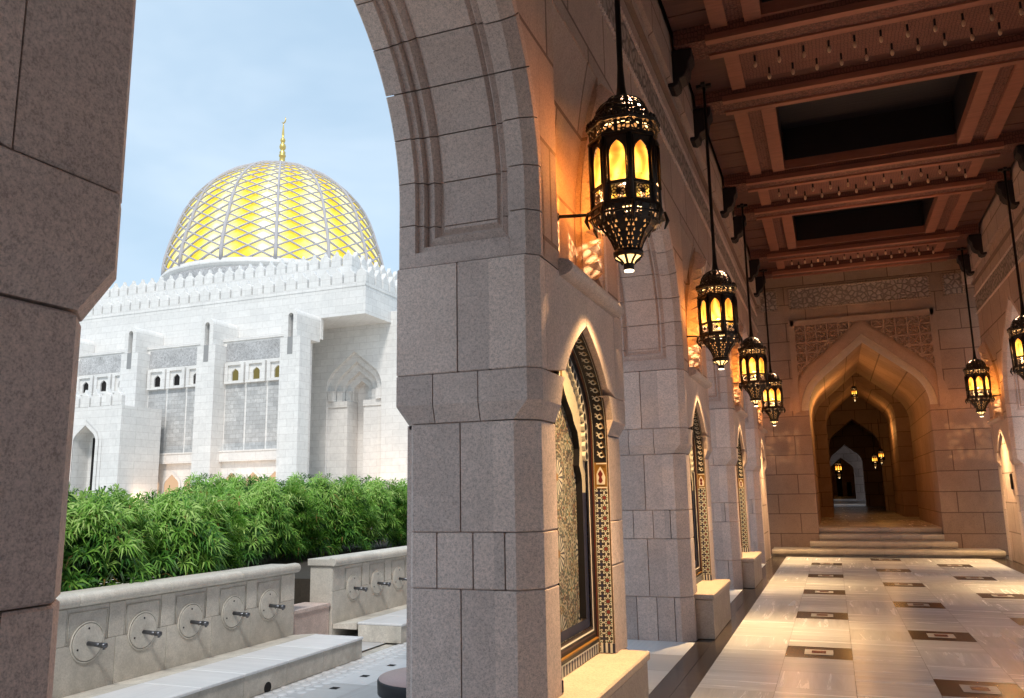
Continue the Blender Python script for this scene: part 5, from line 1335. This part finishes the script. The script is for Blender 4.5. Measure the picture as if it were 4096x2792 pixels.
for k in range(14):
    a = A0 + 2 * math.pi * k / 14; b = MB(); b.tube([(DC.x + (r + .08) * math.cos(a), DC.y + (r + .08) * math.sin(a), z) for r, z in prof], [.31 - .17 * i / 16 for i in range(17)], 6); b.build('rib', LATT, dome)
b = MB(); b.lathe([(17.6, 30), (18.2, 30), (18.2, 35.5), (18.5, 35.7), (18.5, 36.1), (18.1, 36.3), (18.1, 36.6), (17.6, 36.7)], 84, DC); b.build('drum', MOSQ, dome)
b = MB(); b.lathe([(18.25, 33.9), (18.28, 34.0), (18.28, 35.1), (18.25, 35.2)], 84, DC); b.build('drum_frieze', MOSQR, dome)
b = MB(); T = Vector((DC.x, DC.y, 0))
b.lathe([(1.6, 58.2), (.75, 58.5), (.52, 58.6), (.46, 60.0), (.58, 60.1), (.58, 60.4), (.46, 60.5), (.52, 60.9), (.30, 61.2), (.28, 61.3), (.50, 61.55), (.56, 61.95), (.46, 62.35), (.22, 62.6), (.36, 62.8), (.44, 63.1), (.34, 63.45), (.16, 63.6), (.22, 64.2), (.08, 66.0), (.05, 66.4)], 20, T)
cr = []
for i in range(15):
    a = R(-150 + i * 200 / 14); cr.append((T.x + .55 * math.cos(a) * .8, T.y, 67.0 + .62 * math.sin(a)))
b.tube(cr, [.02 + .10 * math.sin(math.pi * i / 14) for i in range(15)], 6); b.build('finial', GOLDM, dome)

# warm floodlights at the foot of the mosque, seen as glow on the lower walls
for x, y, z, e in ((-62.5, 72.5, .6, 900), (-74.5, 72.5, .6, 700), (-50, 80, .6, 1400), (-86, 66, .6, 700)):
    ld = bpy.data.lights.new('flood', 'SPOT'); ld.energy = e * 1.1; ld.color = (1, .66, .42); ld.spot_size = R(120); ld.spot_blend = 1; ld.shadow_soft_size = .3
    lo = bpy.data.objects.new('floodlight', ld); col.objects.link(lo); lo.location = (x, y, z); lo.rotation_euler = Vector((0, -.55, -1)).to_track_quat('Z', 'Y').to_euler()

# ------------------------------------------------------------------ camera and render settings
f, ya, pi_, ro = 3242.083, R(21.1683), R(10.1273), R(-.9978)
F = Vector((-math.sin(ya) * math.cos(pi_), math.cos(ya) * math.cos(pi_), math.sin(pi_))); Rt = Vector((math.cos(ya), math.sin(ya), 0)); U = Rt.cross(F)
Rt, U = Rt * math.cos(ro) + U * math.sin(ro), U * math.cos(ro) - Rt * math.sin(ro)
cam = bpy.data.cameras.new('camera'); co = bpy.data.objects.new('camera', cam); col.objects.link(co)
cam.sensor_fit = 'HORIZONTAL'; cam.sensor_width = 36; cam.lens = f / 4096 * 36; cam.clip_start = .05; cam.clip_end = 3000
M = Matrix((Rt, U, -F)).transposed(); co.matrix_world = Matrix.Translation((0, 0, 1.5)) @ M.to_4x4()
sc.camera = co
sc.render.engine = 'CYCLES'; sc.view_settings.view_transform = 'Standard'; sc.view_settings.look = 'None'; sc.view_settings.exposure = 0
cy = sc.cycles; cy.use_denoising = True; cy.max_bounces = 6; cy.diffuse_bounces = 4; cy.glossy_bounces = 3; cy.transparent_max_bounces = 12; cy.sample_clamp_indirect = 6; cy.caustics_reflective = False; cy.caustics_refractive = False
